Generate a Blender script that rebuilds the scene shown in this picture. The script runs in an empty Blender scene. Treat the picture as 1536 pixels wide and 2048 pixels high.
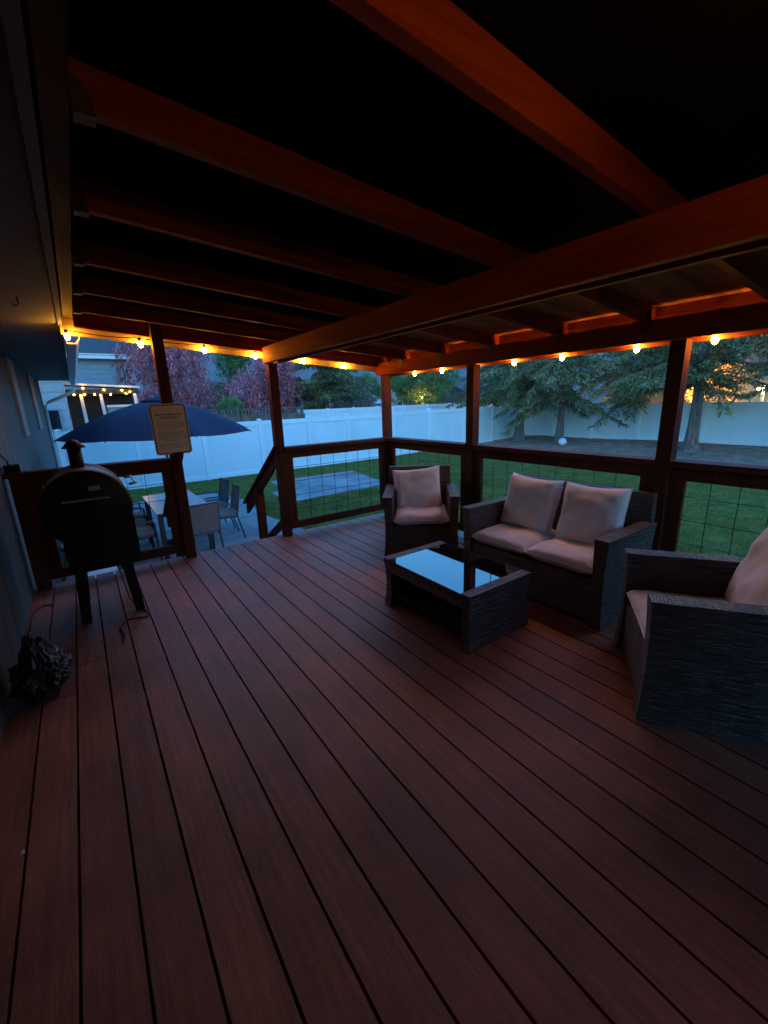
import bpy, bmesh, math, random
import numpy as np
from mathutils import Vector, Matrix, noise as mnoise
R_ = math.radians
random.seed(7)
S = bpy.context.scene
C = S.collection

# ------------------------------------------------------------------ camera
CAMH = 1.4311
yaw, pit, rol = 0.6126, 0.25682, -0.03519
f_ = Vector((math.sin(yaw)*math.cos(pit), math.cos(yaw)*math.cos(pit), -math.sin(pit)))
rt = Vector((math.cos(yaw), -math.sin(yaw), 0)); up = rt.cross(f_)
rt2 = math.cos(rol)*rt + math.sin(rol)*up
up2 = -math.sin(rol)*rt + math.cos(rol)*up
cam = bpy.data.cameras.new('camera'); co = bpy.data.objects.new('camera', cam); C.objects.link(co)
m = Matrix.Identity(4)
for i in range(3):
    m[i][0] = rt2[i]; m[i][1] = up2[i]; m[i][2] = -f_[i]
m[0][3], m[1][3], m[2][3] = 0, 0, CAMH
co.matrix_world = m
cam.sensor_fit = 'HORIZONTAL'; cam.sensor_width = 36
cam.lens = 843.84/1536*36
cam.clip_start = 0.02; cam.clip_end = 4000
S.camera = co
# ------------------------------------------------------------------ world (dusk) and exposure
W = bpy.data.worlds.new('World'); S.world = W; W.use_nodes = True
nt = W.node_tree; bg = nt.nodes['Background']
sky = nt.nodes.new('ShaderNodeTexSky'); sky.sky_type = 'NISHITA'; sky.sun_disc = False
sky.sun_elevation = R_(2.5); sky.sun_rotation = R_(225); sky.air_density = 1.6; sky.dust_density = 0.3; sky.ozone_density = 3.5
tint = nt.nodes.new('ShaderNodeMixRGB'); tint.blend_type = 'MULTIPLY'; tint.inputs[0].default_value = 1
tint.inputs[2].default_value = (0.33, 0.74, 1.08, 1)
nt.links.new(sky.outputs[0], tint.inputs[1]); nt.links.new(tint.outputs[0], bg.inputs[0])
bg.inputs[1].default_value = 0.15
sl = bpy.data.lights.new('sun', 'SUN'); so = bpy.data.objects.new('sun', sl); C.objects.link(so)
sl.energy = 0.02; sl.angle = R_(25); sl.color = (0.75, 0.85, 1.0)
so.rotation_euler = (R_(70), 0, R_(-20))
S.view_settings.view_transform = 'Standard'; S.view_settings.look = 'None'
S.view_settings.gamma = 1; S.view_settings.use_curve_mapping = False
S.view_settings.exposure = 4.28
BULB = 16.0        # radiance of the near string light bulbs
S.cycles.max_bounces = 8; S.cycles.diffuse_bounces = 4; S.cycles.glossy_bounces = 3
S.cycles.sample_clamp_indirect = 2.0
S.cycles.use_denoising = True

# ------------------------------------------------------------------ materials
def mat(name, col, rough=0.6, metal=0.0, var=0.0, vscale=6.0, stretch=(1,1,1), bump=0.0, bscale=40.0,
        bstretch=None, objvar=0.0, island=0.0, emit=None, estr=0.0, coord='Object', ior=1.45, col2=None, spec=None, trans=0.0, detail=4):
    M = bpy.data.materials.new(name); M.use_nodes = True
    n = M.node_tree.nodes; l = M.node_tree.links; b = n['Principled BSDF']
    b.inputs['Roughness'].default_value = rough; b.inputs['Metallic'].default_value = metal
    b.inputs['IOR'].default_value = ior
    if spec is not None: b.inputs['Specular IOR Level'].default_value = spec
    b.inputs['Base Color'].default_value = (*col, 1)
    if emit: 
        b.inputs['Emission Color'].default_value = (*emit, 1); b.inputs['Emission Strength'].default_value = estr
    tc = n.new('ShaderNodeTexCoord')
    last = None
    if var or col2:
        mp = n.new('ShaderNodeMapping'); mp.inputs['Scale'].default_value = stretch
        oi = n.new('ShaderNodeObjectInfo')
        l.new(tc.outputs[coord], mp.inputs['Vector'])
        add = n.new('ShaderNodeVectorMath'); add.operation = 'ADD'
        mul = n.new('ShaderNodeMath'); mul.operation = 'MULTIPLY'; mul.inputs[1].default_value = 37.0
        l.new(oi.outputs['Random'], mul.inputs[0]); l.new(mp.outputs[0], add.inputs[0]); l.new(mul.outputs[0], add.inputs[1])
        nz = n.new('ShaderNodeTexNoise'); nz.inputs['Scale'].default_value = vscale; nz.inputs['Detail'].default_value = detail
        nz.inputs['Roughness'].default_value = 0.62
        l.new(add.outputs[0], nz.inputs['Vector'])
        cr = n.new('ShaderNodeValToRGB')
        c2 = col2 if col2 else tuple(c*(1-var) for c in col)
        c1 = col if col2 else tuple(min(1, c*(1+var)) for c in col)
        cr.color_ramp.elements[0].position = 0.33; cr.color_ramp.elements[1].position = 0.67
        cr.color_ramp.elements[0].color = (*c2, 1); cr.color_ramp.elements[1].color = (*c1, 1)
        l.new(nz.outputs[0], cr.inputs[0]); last = cr.outputs[0]
    def mulby(src, amt, last):
        mr = n.new('ShaderNodeMapRange'); mr.inputs['To Min'].default_value = 1-amt; mr.inputs['To Max'].default_value = 1+amt
        l.new(src, mr.inputs['Value'])
        mx = n.new('ShaderNodeVectorMath'); mx.operation = 'SCALE'
        if last: l.new(last, mx.inputs[0])
        else: mx.inputs[0].default_value = col
        l.new(mr.outputs[0], mx.inputs['Scale']); return mx.outputs[0]
    if objvar:
        oi2 = n.new('ShaderNodeObjectInfo'); last = mulby(oi2.outputs['Random'], objvar, last)
    if island:
        g = n.new('ShaderNodeNewGeometry'); last = mulby(g.outputs['Random Per Island'], island, last)
    if last: l.new(last, b.inputs['Base Color'])
    if bump:
        mp2 = n.new('ShaderNodeMapping'); mp2.inputs['Scale'].default_value = bstretch or stretch
        l.new(tc.outputs[coord], mp2.inputs['Vector'])
        n2 = n.new('ShaderNodeTexNoise'); n2.inputs['Scale'].default_value = bscale; n2.inputs['Detail'].default_value = 5
        l.new(mp2.outputs[0], n2.inputs['Vector'])
        bp = n.new('ShaderNodeBump'); bp.inputs['Strength'].default_value = bump; bp.inputs['Distance'].default_value = 0.01
        l.new(n2.outputs[0], bp.inputs['Height']); l.new(bp.outputs[0], b.inputs['Normal'])
    if trans:
        b.inputs['Subsurface Weight'].default_value = 0
        tr = n.new('ShaderNodeBsdfTranslucent'); mx = n.new('ShaderNodeMixShader'); mx.inputs[0].default_value = trans
        if last: l.new(last, tr.inputs[0])
        else: tr.inputs[0].default_value = (*col, 1)
        out = n['Material Output']; l.new(b.outputs[0], mx.inputs[1]); l.new(tr.outputs[0], mx.inputs[2]); l.new(mx.outputs[0], out.inputs[0])
    return M

SPRUCE_TOP = 0.12
HAZE = 0.0006
def wicker(name, c1, c2):
    M = bpy.data.materials.new(name); M.use_nodes = True
    n = M.node_tree.nodes; l = M.node_tree.links; b = n['Principled BSDF']
    b.inputs['Roughness'].default_value = 0.5
    uv = n.new('ShaderNodeUVMap')
    nzw = n.new('ShaderNodeTexNoise'); nzw.inputs['Scale'].default_value = 7; nzw.inputs['Detail'].default_value = 2
    l.new(uv.outputs[0], nzw.inputs['Vector'])
    sub = n.new('ShaderNodeVectorMath'); sub.operation = 'SUBTRACT'; sub.inputs[1].default_value = (.5, .5, .5); l.new(nzw.outputs['Color'], sub.inputs[0])
    sc = n.new('ShaderNodeVectorMath'); sc.operation = 'SCALE'; sc.inputs['Scale'].default_value = 0.045; l.new(sub.outputs[0], sc.inputs[0])
    ad = n.new('ShaderNodeVectorMath'); ad.operation = 'ADD'; l.new(uv.outputs[0], ad.inputs[0]); l.new(sc.outputs[0], ad.inputs[1])
    br = n.new('ShaderNodeTexBrick'); br.inputs['Scale'].default_value = 1; br.inputs['Brick Width'].default_value = 0.060
    br.inputs['Row Height'].default_value = 0.013; br.inputs['Mortar Size'].default_value = 0.0020; br.inputs['Mortar Smooth'].default_value = 0.6
    br.inputs['Bias'].default_value = 0.0; br.offset = 0.5
    br.inputs['Color1'].default_value = (*c1, 1); br.inputs['Color2'].default_value = (*c2, 1); br.inputs['Mortar'].default_value = (0.004, 0.003, 0.003, 1)
    l.new(ad.outputs[0], br.inputs['Vector'])
    nz = n.new('ShaderNodeTexNoise'); nz.inputs['Scale'].default_value = 30; nz.inputs['Detail'].default_value = 3
    mp = n.new('ShaderNodeMapping'); mp.inputs['Scale'].default_value = (0.35, 2.5, 1); l.new(uv.outputs[0], mp.inputs[0]); l.new(mp.outputs[0], nz.inputs['Vector'])
    mr = n.new('ShaderNodeMapRange'); mr.inputs['From Min'].default_value = .3; mr.inputs['From Max'].default_value = .7
    mr.inputs['To Min'].default_value = 0.6; mr.inputs['To Max'].default_value = 1.35; l.new(nz.outputs[0], mr.inputs[0])
    mx = n.new('ShaderNodeVectorMath'); mx.operation = 'SCALE'; l.new(br.outputs[0], mx.inputs[0]); l.new(mr.outputs[0], mx.inputs['Scale'])
    l.new(mx.outputs[0], b.inputs['Base Color'])
    inv = n.new('ShaderNodeMath'); inv.operation = 'SUBTRACT'; inv.inputs[0].default_value = 1; l.new(br.outputs['Fac'], inv.inputs[1])
    ad2 = n.new('ShaderNodeMath'); ad2.operation = 'ADD'; l.new(inv.outputs[0], ad2.inputs[0]); l.new(nz.outputs[0], ad2.inputs[1])
    bp = n.new('ShaderNodeBump'); bp.inputs['Strength'].default_value = 1.0; bp.inputs['Distance'].default_value = 0.02
    l.new(ad2.outputs[0], bp.inputs['Height']); l.new(bp.outputs[0], b.inputs['Normal'])
    return M

def woodm(name, col, axis, dark=0.55, rough=0.7):
    st = [14, 14, 14]; st['xyz'.index(axis)] = 1.0
    return mat(name, col, rough=rough, col2=tuple(c*dark for c in col), vscale=1.6, stretch=tuple(st), bump=0.35, bscale=5, bstretch=tuple(s*1.4 for s in st), objvar=0.18, spec=0.15)
WC = (0.34, 0.062, 0.024)
WX, WY = woodm('stained_wood_x', WC, 'x'), woodm('stained_wood_y', WC, 'y')
WD = (0.105, 0.034, 0.020)  # darker copy of the roof timber, with shade put into its colour
RX, RY, WZ = woodm('shaded_wood_x', WD, 'x'), woodm('shaded_wood_y', WD, 'y'), woodm('shaded_wood_z', WD, 'z')
CEILSHADE = mat('ceiling_shade_black', (0.0035, 0.003, 0.003), rough=.95, spec=.05, bump=.2, bscale=20)  # ceiling shade put into the colour: near-black roof sheets
GLOWPINE = woodm('bulb_glow_pine', (0.86, 0.68, 0.36), 'x', dark=.85)  # wood paled and yellowed so its colour carries the bulbs' glow
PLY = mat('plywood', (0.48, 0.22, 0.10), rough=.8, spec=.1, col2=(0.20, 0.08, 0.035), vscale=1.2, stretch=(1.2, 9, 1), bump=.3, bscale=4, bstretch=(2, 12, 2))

def deckmat():
    M = mat('composite_decking', (0.36, 0.118, 0.070), rough=0.43, spec=.5, objvar=0.2, col2=(0.22, 0.070, 0.043), vscale=2.2, stretch=(26, 1.0, 1), bump=0.25, bscale=9, bstretch=(60, 3, 1))
    n = M.node_tree.nodes; l = M.node_tree.links; b = n['Principled BSDF']
    # worn / damp blotches with a shape of their own
    tc = n.new('ShaderNodeTexCoord'); g = n.new('ShaderNodeNewGeometry')
    nz = n.new('ShaderNodeTexNoise'); nz.inputs['Scale'].default_value = 1.7; nz.inputs['Detail'].default_value = 5; nz.inputs['Roughness'].default_value = .6
    l.new(g.outputs['Position'], nz.inputs['Vector'])
    mr = n.new('ShaderNodeMapRange'); mr.inputs['From Min'].default_value = .35; mr.inputs['From Max'].default_value = .68
    mr.inputs['To Min'].default_value = 0.60; mr.inputs['To Max'].default_value = 1.20; l.new(nz.outputs[0], mr.inputs[0])
    sc = n.new('ShaderNodeVectorMath'); sc.operation = 'SCALE'
    src = b.inputs['Base Color'].links[0].from_socket
    l.new(src, sc.inputs[0]); l.new(mr.outputs[0], sc.inputs['Scale']); l.new(sc.outputs[0], b.inputs['Base Color'])
    mr2 = n.new('ShaderNodeMapRange'); mr2.inputs['To Min'].default_value = .42; mr2.inputs['To Max'].default_value = .68
    l.new(nz.outputs[0], mr2.inputs[0]); l.new(mr2.outputs[0], b.inputs['Roughness'])
    return M
DECK = deckmat()
BLACK = mat('black_metal', (0.006, 0.006, 0.007), rough=.42, metal=0, bump=.1, bscale=60, ior=1.5)
WIRE = mat('black_wire', (0.02, 0.02, 0.022), rough=.4, metal=.6)
GALV = mat('galvanized_steel', (0.55, 0.53, 0.50), rough=.38, metal=.85, var=.2, vscale=30)
PAINT = mat('house_paint', (0.075, 0.072, 0.075), rough=.75, var=.12, vscale=3, bump=.2, bscale=30, bstretch=(1, 1, .1))
WHITE = mat('white_paint', (0.74, 0.76, 0.78), rough=.5, var=.05, vscale=4)
SOFF = mat('soffit_paint', (0.13, 0.125, 0.12), rough=.8, var=.1, vscale=5, bump=.2, bscale=50)
VINYL = mat('white_vinyl', (0.68, 0.84, 0.91), rough=.42, var=.04, vscale=1.5, stretch=(1, 1, .4), bump=.05, bscale=10)
VINP = mat('white_vinyl_panel', (0.60, 0.79, 0.88), rough=.5, var=.05, vscale=.8, detail=6)
RUBBER = mat('black_rubber', (0.012, 0.012, 0.012), rough=.6)
BULBM = mat('lit_bulb', (1, .7, .3), rough=.3, emit=(1.0, 0.40, 0.03), estr=BULB)
BULBFAR = mat('lit_bulb_far', (1, .7, .3), rough=.3, emit=(1.0, 0.45, 0.01), estr=7)
CUSH = mat('beige_cushion_fabric', (0.72, 0.75, 0.88), rough=.92, var=.08, vscale=9, bump=.25, bscale=420, detail=3)
WICK = wicker('grey_brown_wicker', (0.185, 0.150, 0.140), (0.080, 0.064, 0.062))
GLASST = mat('black_glass', (0.004, 0.004, 0.005), rough=.02, ior=1.92)
INNER = mat('dark_frame', (0.02, 0.018, 0.018), rough=.5)
GRASSG = mat('lawn_soil_and_turf', (0.15, 0.16, 0.03), rough=.95, spec=.08, col2=(0.05, 0.07, 0.018), vscale=3.5, bump=.6, bscale=14, detail=8)
BLADE = mat('grass_blades', (0.27, 0.25, 0.07), rough=.8, spec=.1, col2=(0.10, 0.125, 0.03), vscale=2.4, island=.45, detail=7, trans=.25)
DIRT = mat('bare_dirt', (0.40, 0.26, 0.19), rough=.97, spec=.1, col2=(0.20, 0.13, 0.095), vscale=2.2, bump=.9, bscale=9, detail=8)
CONC = mat('patio_concrete', (0.30, 0.29, 0.29), rough=.85, col2=(0.13, 0.13, 0.135), vscale=1.6, bump=.3, bscale=25, detail=9)

# ------------------------------------------------------------------ geometry helpers
class MB:
    def __init__(s): s.bm = bmesh.new(); s.sm = False
    def hexa(s, p):   # 8 points: bottom 4 ccw, top 4 ccw
        v = [s.bm.verts.new(q) for q in p]
        for a in ((3,2,1,0),(4,5,6,7),(0,1,5,4),(1,2,6,5),(2,3,7,6),(3,0,4,7)): s.bm.faces.new([v[i] for i in a])
        return s
    def box(s, x0, x1, y0, y1, z0, z1):
        return s.hexa([(x0,y0,z0),(x1,y0,z0),(x1,y1,z0),(x0,y1,z0),(x0,y0,z1),(x1,y0,z1),(x1,y1,z1),(x0,y1,z1)])
    def bar(s, a, b, w, h, upv=(0,0,1)):   # beam from a to b, width w, height h centred
        a = Vector(a); b = Vector(b); d = (b-a).normalized(); u = Vector(upv); sd = d.cross(u).normalized(); u = sd.cross(d)
        sd *= w/2; u *= h/2
        return s.hexa([a-sd-u, a+sd-u, b+sd-u, b-sd-u, a-sd+u, a+sd+u, b+sd+u, b-sd+u])
    def prism(s, poly, axis, t0, t1):   # poly in the two other axes
        def P(q, t):
            if axis == 'x': return (t, q[0], q[1])
            if axis == 'y': return (q[0], t, q[1])
            return (q[0], q[1], t)
        A = [s.bm.verts.new(P(q, t0)) for q in poly]; B = [s.bm.verts.new(P(q, t1)) for q in poly]
        s.bm.faces.new(A[::-1]); s.bm.faces.new(B); n = len(poly)
        for i in range(n): s.bm.faces.new([A[i], A[(i+1)%n], B[(i+1)%n], B[i]])
        bmesh.ops.recalc_face_normals(s.bm, faces=s.bm.faces); return s
    def tube(s, pts, r, n=8, cap=True):
        pts = [Vector(p) for p in pts]; rs = r if isinstance(r, (list, tuple)) else [r]*len(pts); rings = []
        ref = Vector((0,0,1))
        for i, p in enumerate(pts):
            d = (pts[min(i+1, len(pts)-1)]-pts[max(i-1, 0)]).normalized()
            rf = ref if abs(d.dot(ref)) < .95 else Vector((1,0,0))
            a = d.cross(rf).normalized(); b = d.cross(a)
            rings.append([s.bm.verts.new(p + (a*math.cos(k*2*math.pi/n) + b*math.sin(k*2*math.pi/n))*rs[i]) for k in range(n)])
        for i in range(len(rings)-1):
            for k in range(n):
                f = s.bm.faces.new([rings[i][k], rings[i][(k+1)%n], rings[i+1][(k+1)%n], rings[i+1][k]]); f.smooth = True
        if cap: s.bm.faces.new(rings[0][::-1]); s.bm.faces.new(rings[-1])
        return s
    def lathe(s, prof, c=(0,0,0), axis='z', n=24):
        c = Vector(c); rings = []
        for r, h in prof:
            ring = []
            for k in range(n):
                a = 2*math.pi*k/n; x, y = r*math.cos(a), r*math.sin(a)
                v = {'z': (x, y, h), 'y': (x, h, y), 'x': (h, x, y)}[axis]
                ring.append(s.bm.verts.new(c+Vector(v)))
            rings.append(ring)
        for i in range(len(rings)-1):
            for k in range(n):
                f = s.bm.faces.new([rings[i][k], rings[i][(k+1)%n], rings[i+1][(k+1)%n], rings[i+1][k]]); f.smooth = True
        if prof[0][0] > 1e-6: s.bm.faces.new(rings[0][::-1])
        if prof[-1][0] > 1e-6: s.bm.faces.new(rings[-1])
        return s
    def build(s, name, material, parent=None, bevel=0.0, origin=None, seg=1):
        bm = s.bm
        if bevel:
            es = [e for e in bm.edges if len(e.link_faces) == 2 and e.calc_face_angle(0) > .5]
            bmesh.ops.bevel(bm, geom=es, offset=bevel, segments=seg, affect='EDGES', clamp_overlap=True)
        bmesh.ops.recalc_face_normals(bm, faces=bm.faces)
        uvl = bm.loops.layers.uv.new('UVMap')
        for f in bm.faces:
            nrm = f.normal; ax = max(range(3), key=lambda i: abs(nrm[i]))
            for lp in f.loops:
                c = lp.vert.co
                lp[uvl].uv = (c.y, c.z) if ax == 0 else ((c.x, c.z) if ax == 1 else (c.x, c.y))
        if origin is None and parent is not None and parent.get('_abs'): origin = parent.location
        if origin is not None: bmesh.ops.translate(bm, verts=bm.verts, vec=-Vector(origin))
        me = bpy.data.meshes.new(name); bm.to_mesh(me); bm.free(); me.materials.append(material)
        o = bpy.data.objects.new(name, me); C.objects.link(o)
        if parent is not None: o.parent = parent
        elif origin is not None: o.location = origin
        return o
def pymesh(name, verts, faces, material, parent=None, origin=None, smooth=False):
    me = bpy.data.meshes.new(name)
    verts = np.asarray(verts, dtype=np.float32); faces = np.asarray(faces, dtype=np.int32)
    if origin is None and parent is not None and parent.get('_abs'): origin = parent.location
    if origin is not None: verts = verts - np.array(origin, dtype=np.float32)
    k = faces.shape[1]
    me.vertices.add(len(verts)); me.vertices.foreach_set('co', verts.ravel())
    me.loops.add(faces.size); me.loops.foreach_set('vertex_index', faces.ravel())
    me.polygons.add(len(faces)); me.polygons.foreach_set('loop_start', np.arange(0, faces.size, k, dtype=np.int32))
    me.update(calc_edges=True); me.materials.append(material)
    if smooth: me.polygons.foreach_set('use_smooth', [True]*len(faces))
    o = bpy.data.objects.new(name, me); C.objects.link(o)
    if parent is not None: o.parent = parent
    elif origin is not None: o.location = origin
    return o
def tag(o, label=None, cat=None, group=None, kind=None):
    for k, v in (('label', label), ('category', cat), ('group', group), ('kind', kind)):
        if v: o[k] = v
    return o
def thing(name, label, cat, loc=(0,0,0), rz=0, group=None, absolute=False):
    o = bpy.data.objects.new(name, None); C.objects.link(o); o.location = loc; o.rotation_euler = (0, 0, rz); o.empty_display_size = .1
    if absolute: o['_abs'] = 1
    return tag(o, label, cat, group)
def copy_tree(o, parent=None):
    c = o.copy(); C.objects.link(c)
    if parent: c.parent = parent
    for ch in [x for x in bpy.data.objects if x.parent == o]: copy_tree(ch, c)
    return c
def pebble(o): o['kind'] = 'structure'; return o

# ------------------------------------------------------------------ ground
GZ = -0.85
def gz(x, y):
    x = np.asarray(x, float); y = np.asarray(y, float)
    t = np.clip((x-14.6)/5.0, 0, 1); t = t*t*(3-2*t)
    b = 0.24*t*np.clip((16.5-y)/3.0, 0, 1)
    w = 0.03*np.sin(x*1.1+y*.7)*np.clip((x-13)/3, 0, 1) + .012*np.sin(x*.9)*np.sin(y*1.3)
    return GZ + b + w
def sheet(name, x0, x1, y0, y1, nx, ny, material, dz=0.0, zf=gz, edge=None):
    X, Y = np.meshgrid(np.linspace(x0, x1, nx), np.linspace(y0, y1, ny)); Z = zf(X, Y)+dz
    if edge is not None: X, Y = edge(X, Y); Z = zf(X, Y)+dz
    V = np.stack([X.ravel(), Y.ravel(), Z.ravel()], 1); i = np.arange(nx*ny).reshape(ny, nx)
    F = np.stack([i[:-1,:-1].ravel(), i[:-1,1:].ravel(), i[1:,1:].ravel(), i[1:,:-1].ravel()], 1)
    o = pymesh(name, V, F, material, smooth=True); return pebble(o)
def far(x, y): return np.full_like(np.asarray(x, float), GZ-.02)
o = sheet('lawn', -4, 14.9, -14, 17, 90, 110, GRASSG); tag(o, 'mown green lawn of the back yard', 'lawn')
def dedge(X, Y):
    t = (X-X.min())/(X.max()-X.min()); X = X - (1-t)*(1.0+0.5*np.sin(Y*.9)+.22*np.sin(Y*3.1)+.1*np.sin(Y*7))
    return X, Y
o = sheet('dirt_bed', 15.2, 24, -14, 17, 60, 130, DIRT, dz=.012, edge=dedge); tag(o, 'bare brown dirt bed under the spruces along the fence', 'dirt')
MEAD = mat('far_ground', (0.06, 0.085, 0.03), rough=.95, col2=(0.09, 0.075, 0.05), vscale=.15, detail=8)
V = [(-900,-900,GZ-.06),(900,-900,GZ-.06),(900,900,GZ-.06),(-900,900,GZ-.06)]
o = pymesh('ground', V, [(0,1,2,3)], MEAD); pebble(o); tag(o, 'distant ground of the neighbourhood beyond the yard', 'ground')
# concrete patio under the dining set and a slab in the lawn
def slab(name, poly, z0, z1, m_, label):
    mb = MB(); mb.prism(poly, 'z', z0, z1); o = mb.build(name, m_, bevel=.006); pebble(o); return tag(o, label, 'concrete')
slab('concrete_patio', [(-.5,4.3),(2.95,4.3),(3.1,7.2),(2.9,8.6),(3.1,10.2),(2.7,11.9),(-.5,12.3)], GZ-.1, GZ+.035, CONC, 'weathered concrete patio under the outdoor dining set')
slab('concrete_pad', [(3.75,9.3),(6.9,9.6),(7.35,12.3),(4.5,12.4),(4.3,10.9),(3.9,10.7)], GZ-.1, GZ+.03, CONC, 'square concrete pad set in the lawn')
# grass blades as stuff
rng = np.random.default_rng(3)
def blades(N, x0, x1, y0, y1, seed):
    r = np.random.default_rng(seed)
    x = r.uniform(x0, x1, N); y = r.uniform(y0, y1, N)
    keep = ~((x > -.5) & (x < 3.0) & (y < 11.8)) & ~((x > 3.75) & (x < 6.95) & (y > 9.35) & (y < 12.35)) & ~((x<3.25)&(y<4.5))
    xe = 14.1 - .5*np.sin(y*.9) - .22*np.sin(y*3.1)
    keep &= (x < xe + r.normal(0, .18, N))
    clump = np.sin(x*2.3+np.sin(y*1.7)*2)*np.sin(y*2.9+np.sin(x*1.1)*2)
    keep &= r.uniform(-1, 1, N) < clump*.5+.75
    x, y = x[keep], y[keep]; n = len(x); z = gz(x, y)
    h = r.uniform(.018, .05, n)*(1+.4*clump[keep]); w = r.uniform(.003, .007, n)
    a = r.uniform(0, 2*np.pi, n); lean = r.normal(0, .45, n)*h; la = r.uniform(0, 2*np.pi, n)
    V = np.empty((n, 3, 3))
    V[:,0] = np.stack([x+np.cos(a)*w, y+np.sin(a)*w, z], 1); V[:,1] = np.stack([x-np.cos(a)*w, y-np.sin(a)*w, z], 1)
    V[:,2] = np.stack([x+np.cos(la)*lean, y+np.sin(la)*lean, z+h], 1)
    return V.reshape(-1, 3)
V = np.concatenate([blades(150000, 3.0, 9.5, -.5, 10, 1), blades(90000, 0, 14.3, 3, 14.5, 2), blades(60000, 9, 14.6, -2, 14.5, 4)])
o = pymesh('grass', V, np.arange(len(V)).reshape(-1, 3), BLADE); tag(o, 'short mown green grass blades of the lawn', 'grass', kind='stuff')

# ------------------------------------------------------------------ hills
def hills():
    n, k = 160, 26; V = []
    for j in range(k):
        t = j/(k-1)
        for i in range(n):
            a = R_(-40) + R_(170)*i/(n-1)   # from +Y clockwise
            d = 260 + 520*t
            ridge = 62 + 26*math.sin(a*3.1+1) + 14*math.sin(a*7.3) + 6*math.sin(a*17) + 2.2*math.sin(a*41)
            h = ridge*1.7*(math.sin(min(t*1.25, 1)*math.pi/2))**1.2 + 5*mnoise.noise(Vector((i*.22, j*.5, 0)))*t
            V.append((d*math.sin(a), d*math.cos(a), -3+h))
    F = [(j*n+i, j*n+i+1, (j+1)*n+i+1, (j+1)*n+i) for j in range(k-1) for i in range(n-1)]
    HM = mat('forested_hillside', (0.17, 0.165, 0.155), rough=1, col2=(0.085, 0.095, 0.095), vscale=.035, detail=10, bump=1, bscale=.15, spec=0)
    o = pymesh('hills', V, F, HM, smooth=True); pebble(o); tag(o, 'dark forested mountainside rising behind the neighbourhood', 'hills')
hills()

# ------------------------------------------------------------------ deck
XG0, P = -.39, .146
DEEP = 0.025
def gap(k): return XG0 + P*k
YN, YF = -1.2, 4.437
deck = thing('deck', 'raised reddish brown composite board deck running along the house', 'deck', (1.3, 1.6, 0), absolute=True)
def board(k, y0, y1):
    mb = MB(); mb.box(gap(k)+.0045, gap(k+1)-.0045, y0, y1, -DEEP, 0)
    mb.build('deck_board', DECK, deck, bevel=.003)
for k in range(-1, 24):
    js = {-1: [2.52], 0: [2.52], 1: [2.81]}.get(k, [])
    ys = [YN]+js+[YF + random.uniform(-.004, .004)]
    for a, b in zip(ys[:-1], ys[1:]): board(k, a+.003, b-.003)
mb = MB(); mb.box(gap(24)+.0045, 3.27, YN, YF, -DEEP, 0); mb.build('deck_board', DECK, deck, bevel=.003)
MB().box(-.53, 3.25, YF-.06, YF-.022, -.24, -DEEP-.002).build('rim_joist', WX, deck, bevel=.003)
MB().box(3.21, 3.25, YN, YF-.062, -.24, -DEEP-.002).build('rim_joist', WY, deck, bevel=.003)
for y in np.arange(-1.0, 4.3, .406): MB().box(-.52, 3.205, y, y+.038, -.21, -DEEP-.002).build('joist', WX, deck)
for x in (-.3, 1.4, 3.1):
    for y in (-.8, 1.6, 4.1): MB().box(x, x+.14, y+.05, y+.19, GZ-.2, -.212).build('support_post', WZ, deck)

# stairs
st = thing('stairs', 'wooden steps leading from the deck down to the patio', 'stairs', (1.22, 4.6, GZ), absolute=True)
for i in range(4):
    z = -.17*(i+1); y = YF+.27*i
    MB().box(.80, 1.64, y+.005, y+.275, z-.035, z).build('tread', DECK, st, bevel=.003)
for x in (.76, 1.645):
    MB().prism([(YF, -.05), (YF, -.35), (YF+.95, GZ+.035), (YF+1.12, GZ+.035), (YF+1.12, -.72)], 'x', x, x+.036).build('stringer', RY, st, bevel=.003)
def handrail(x, nm):
    t = thing('stair_handrail', nm, 'handrail', (x, 5.0, GZ+.03), absolute=True, group='stair handrails')
    MB().prism([(4.28, 1.0), (4.28, .88), (5.64, .01), (5.64, .14)], 'x', x-.018, x+.02).build('rail', RY, t, bevel=.004)
    MB().prism([(4.30, 1.04), (4.30, 1.005), (5.66, .145), (5.66, .18)], 'x', x-.05, x+.05).build('rail_cap', RY, t, bevel=.004)
    MB().box(x-.045, x+.044, 5.06, 5.149, GZ+.036, .44).build('newel_post', WZ, t, bevel=.004)
    MB().prism([(4.41, .19), (4.41, .09), (5.055, -.30), (5.055, -.20)], 'x', x-.018, x+.018).build('lower_rail', RY, t, bevel=.003)
handrail(1.70, 'handrail sloping down beside the stairs toward the open lawn')
handrail(.715, 'handrail behind the post that carries the notice sign')

# ------------------------------------------------------------------ patio cover
def zr(x): return 2.135 - .0865*(x-.12)        # underside of rafters
roof = thing('patio_cover', 'dark timber patio roof on slim posts over the deck', 'patio cover', (1.6, 1.6, 0), absolute=True)
posts = [(.655, 4.31), (1.675, 4.31), (3.11, 4.31), (3.11, 2.885), (3.11, 1.157), (3.11, .30)]
for i, (x, y) in enumerate(posts):
    top = zr(x)+.09 if i == 0 else (1.844 if i == 1 else 1.736)
    MB().box(x, x+.089, y, y+.089, 0, top).build('post', WZ, roof, bevel=.004)
MB().box(1.655, 1.700, -1.25, 4.40, 1.846, zr(1.70)-.003).build('beam_ply', WY, roof, bevel=.004)
MB().box(1.785, 1.820, -1.25, 4.40, 1.846, zr(1.82)-.003).build('beam_ply', WY, roof, bevel=.004)
for y in np.arange(-1.0, 4.3, .8): MB().box(1.701, 1.784, y, y+.12, 1.87, zr(1.80)-.004).build('beam_spacer', WY, roof)
MB().box(3.085, 3.175, -1.25, 4.47, 1.738, zr(3.13)-.004).build('outer_beam', WY, roof, bevel=.004)
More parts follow.
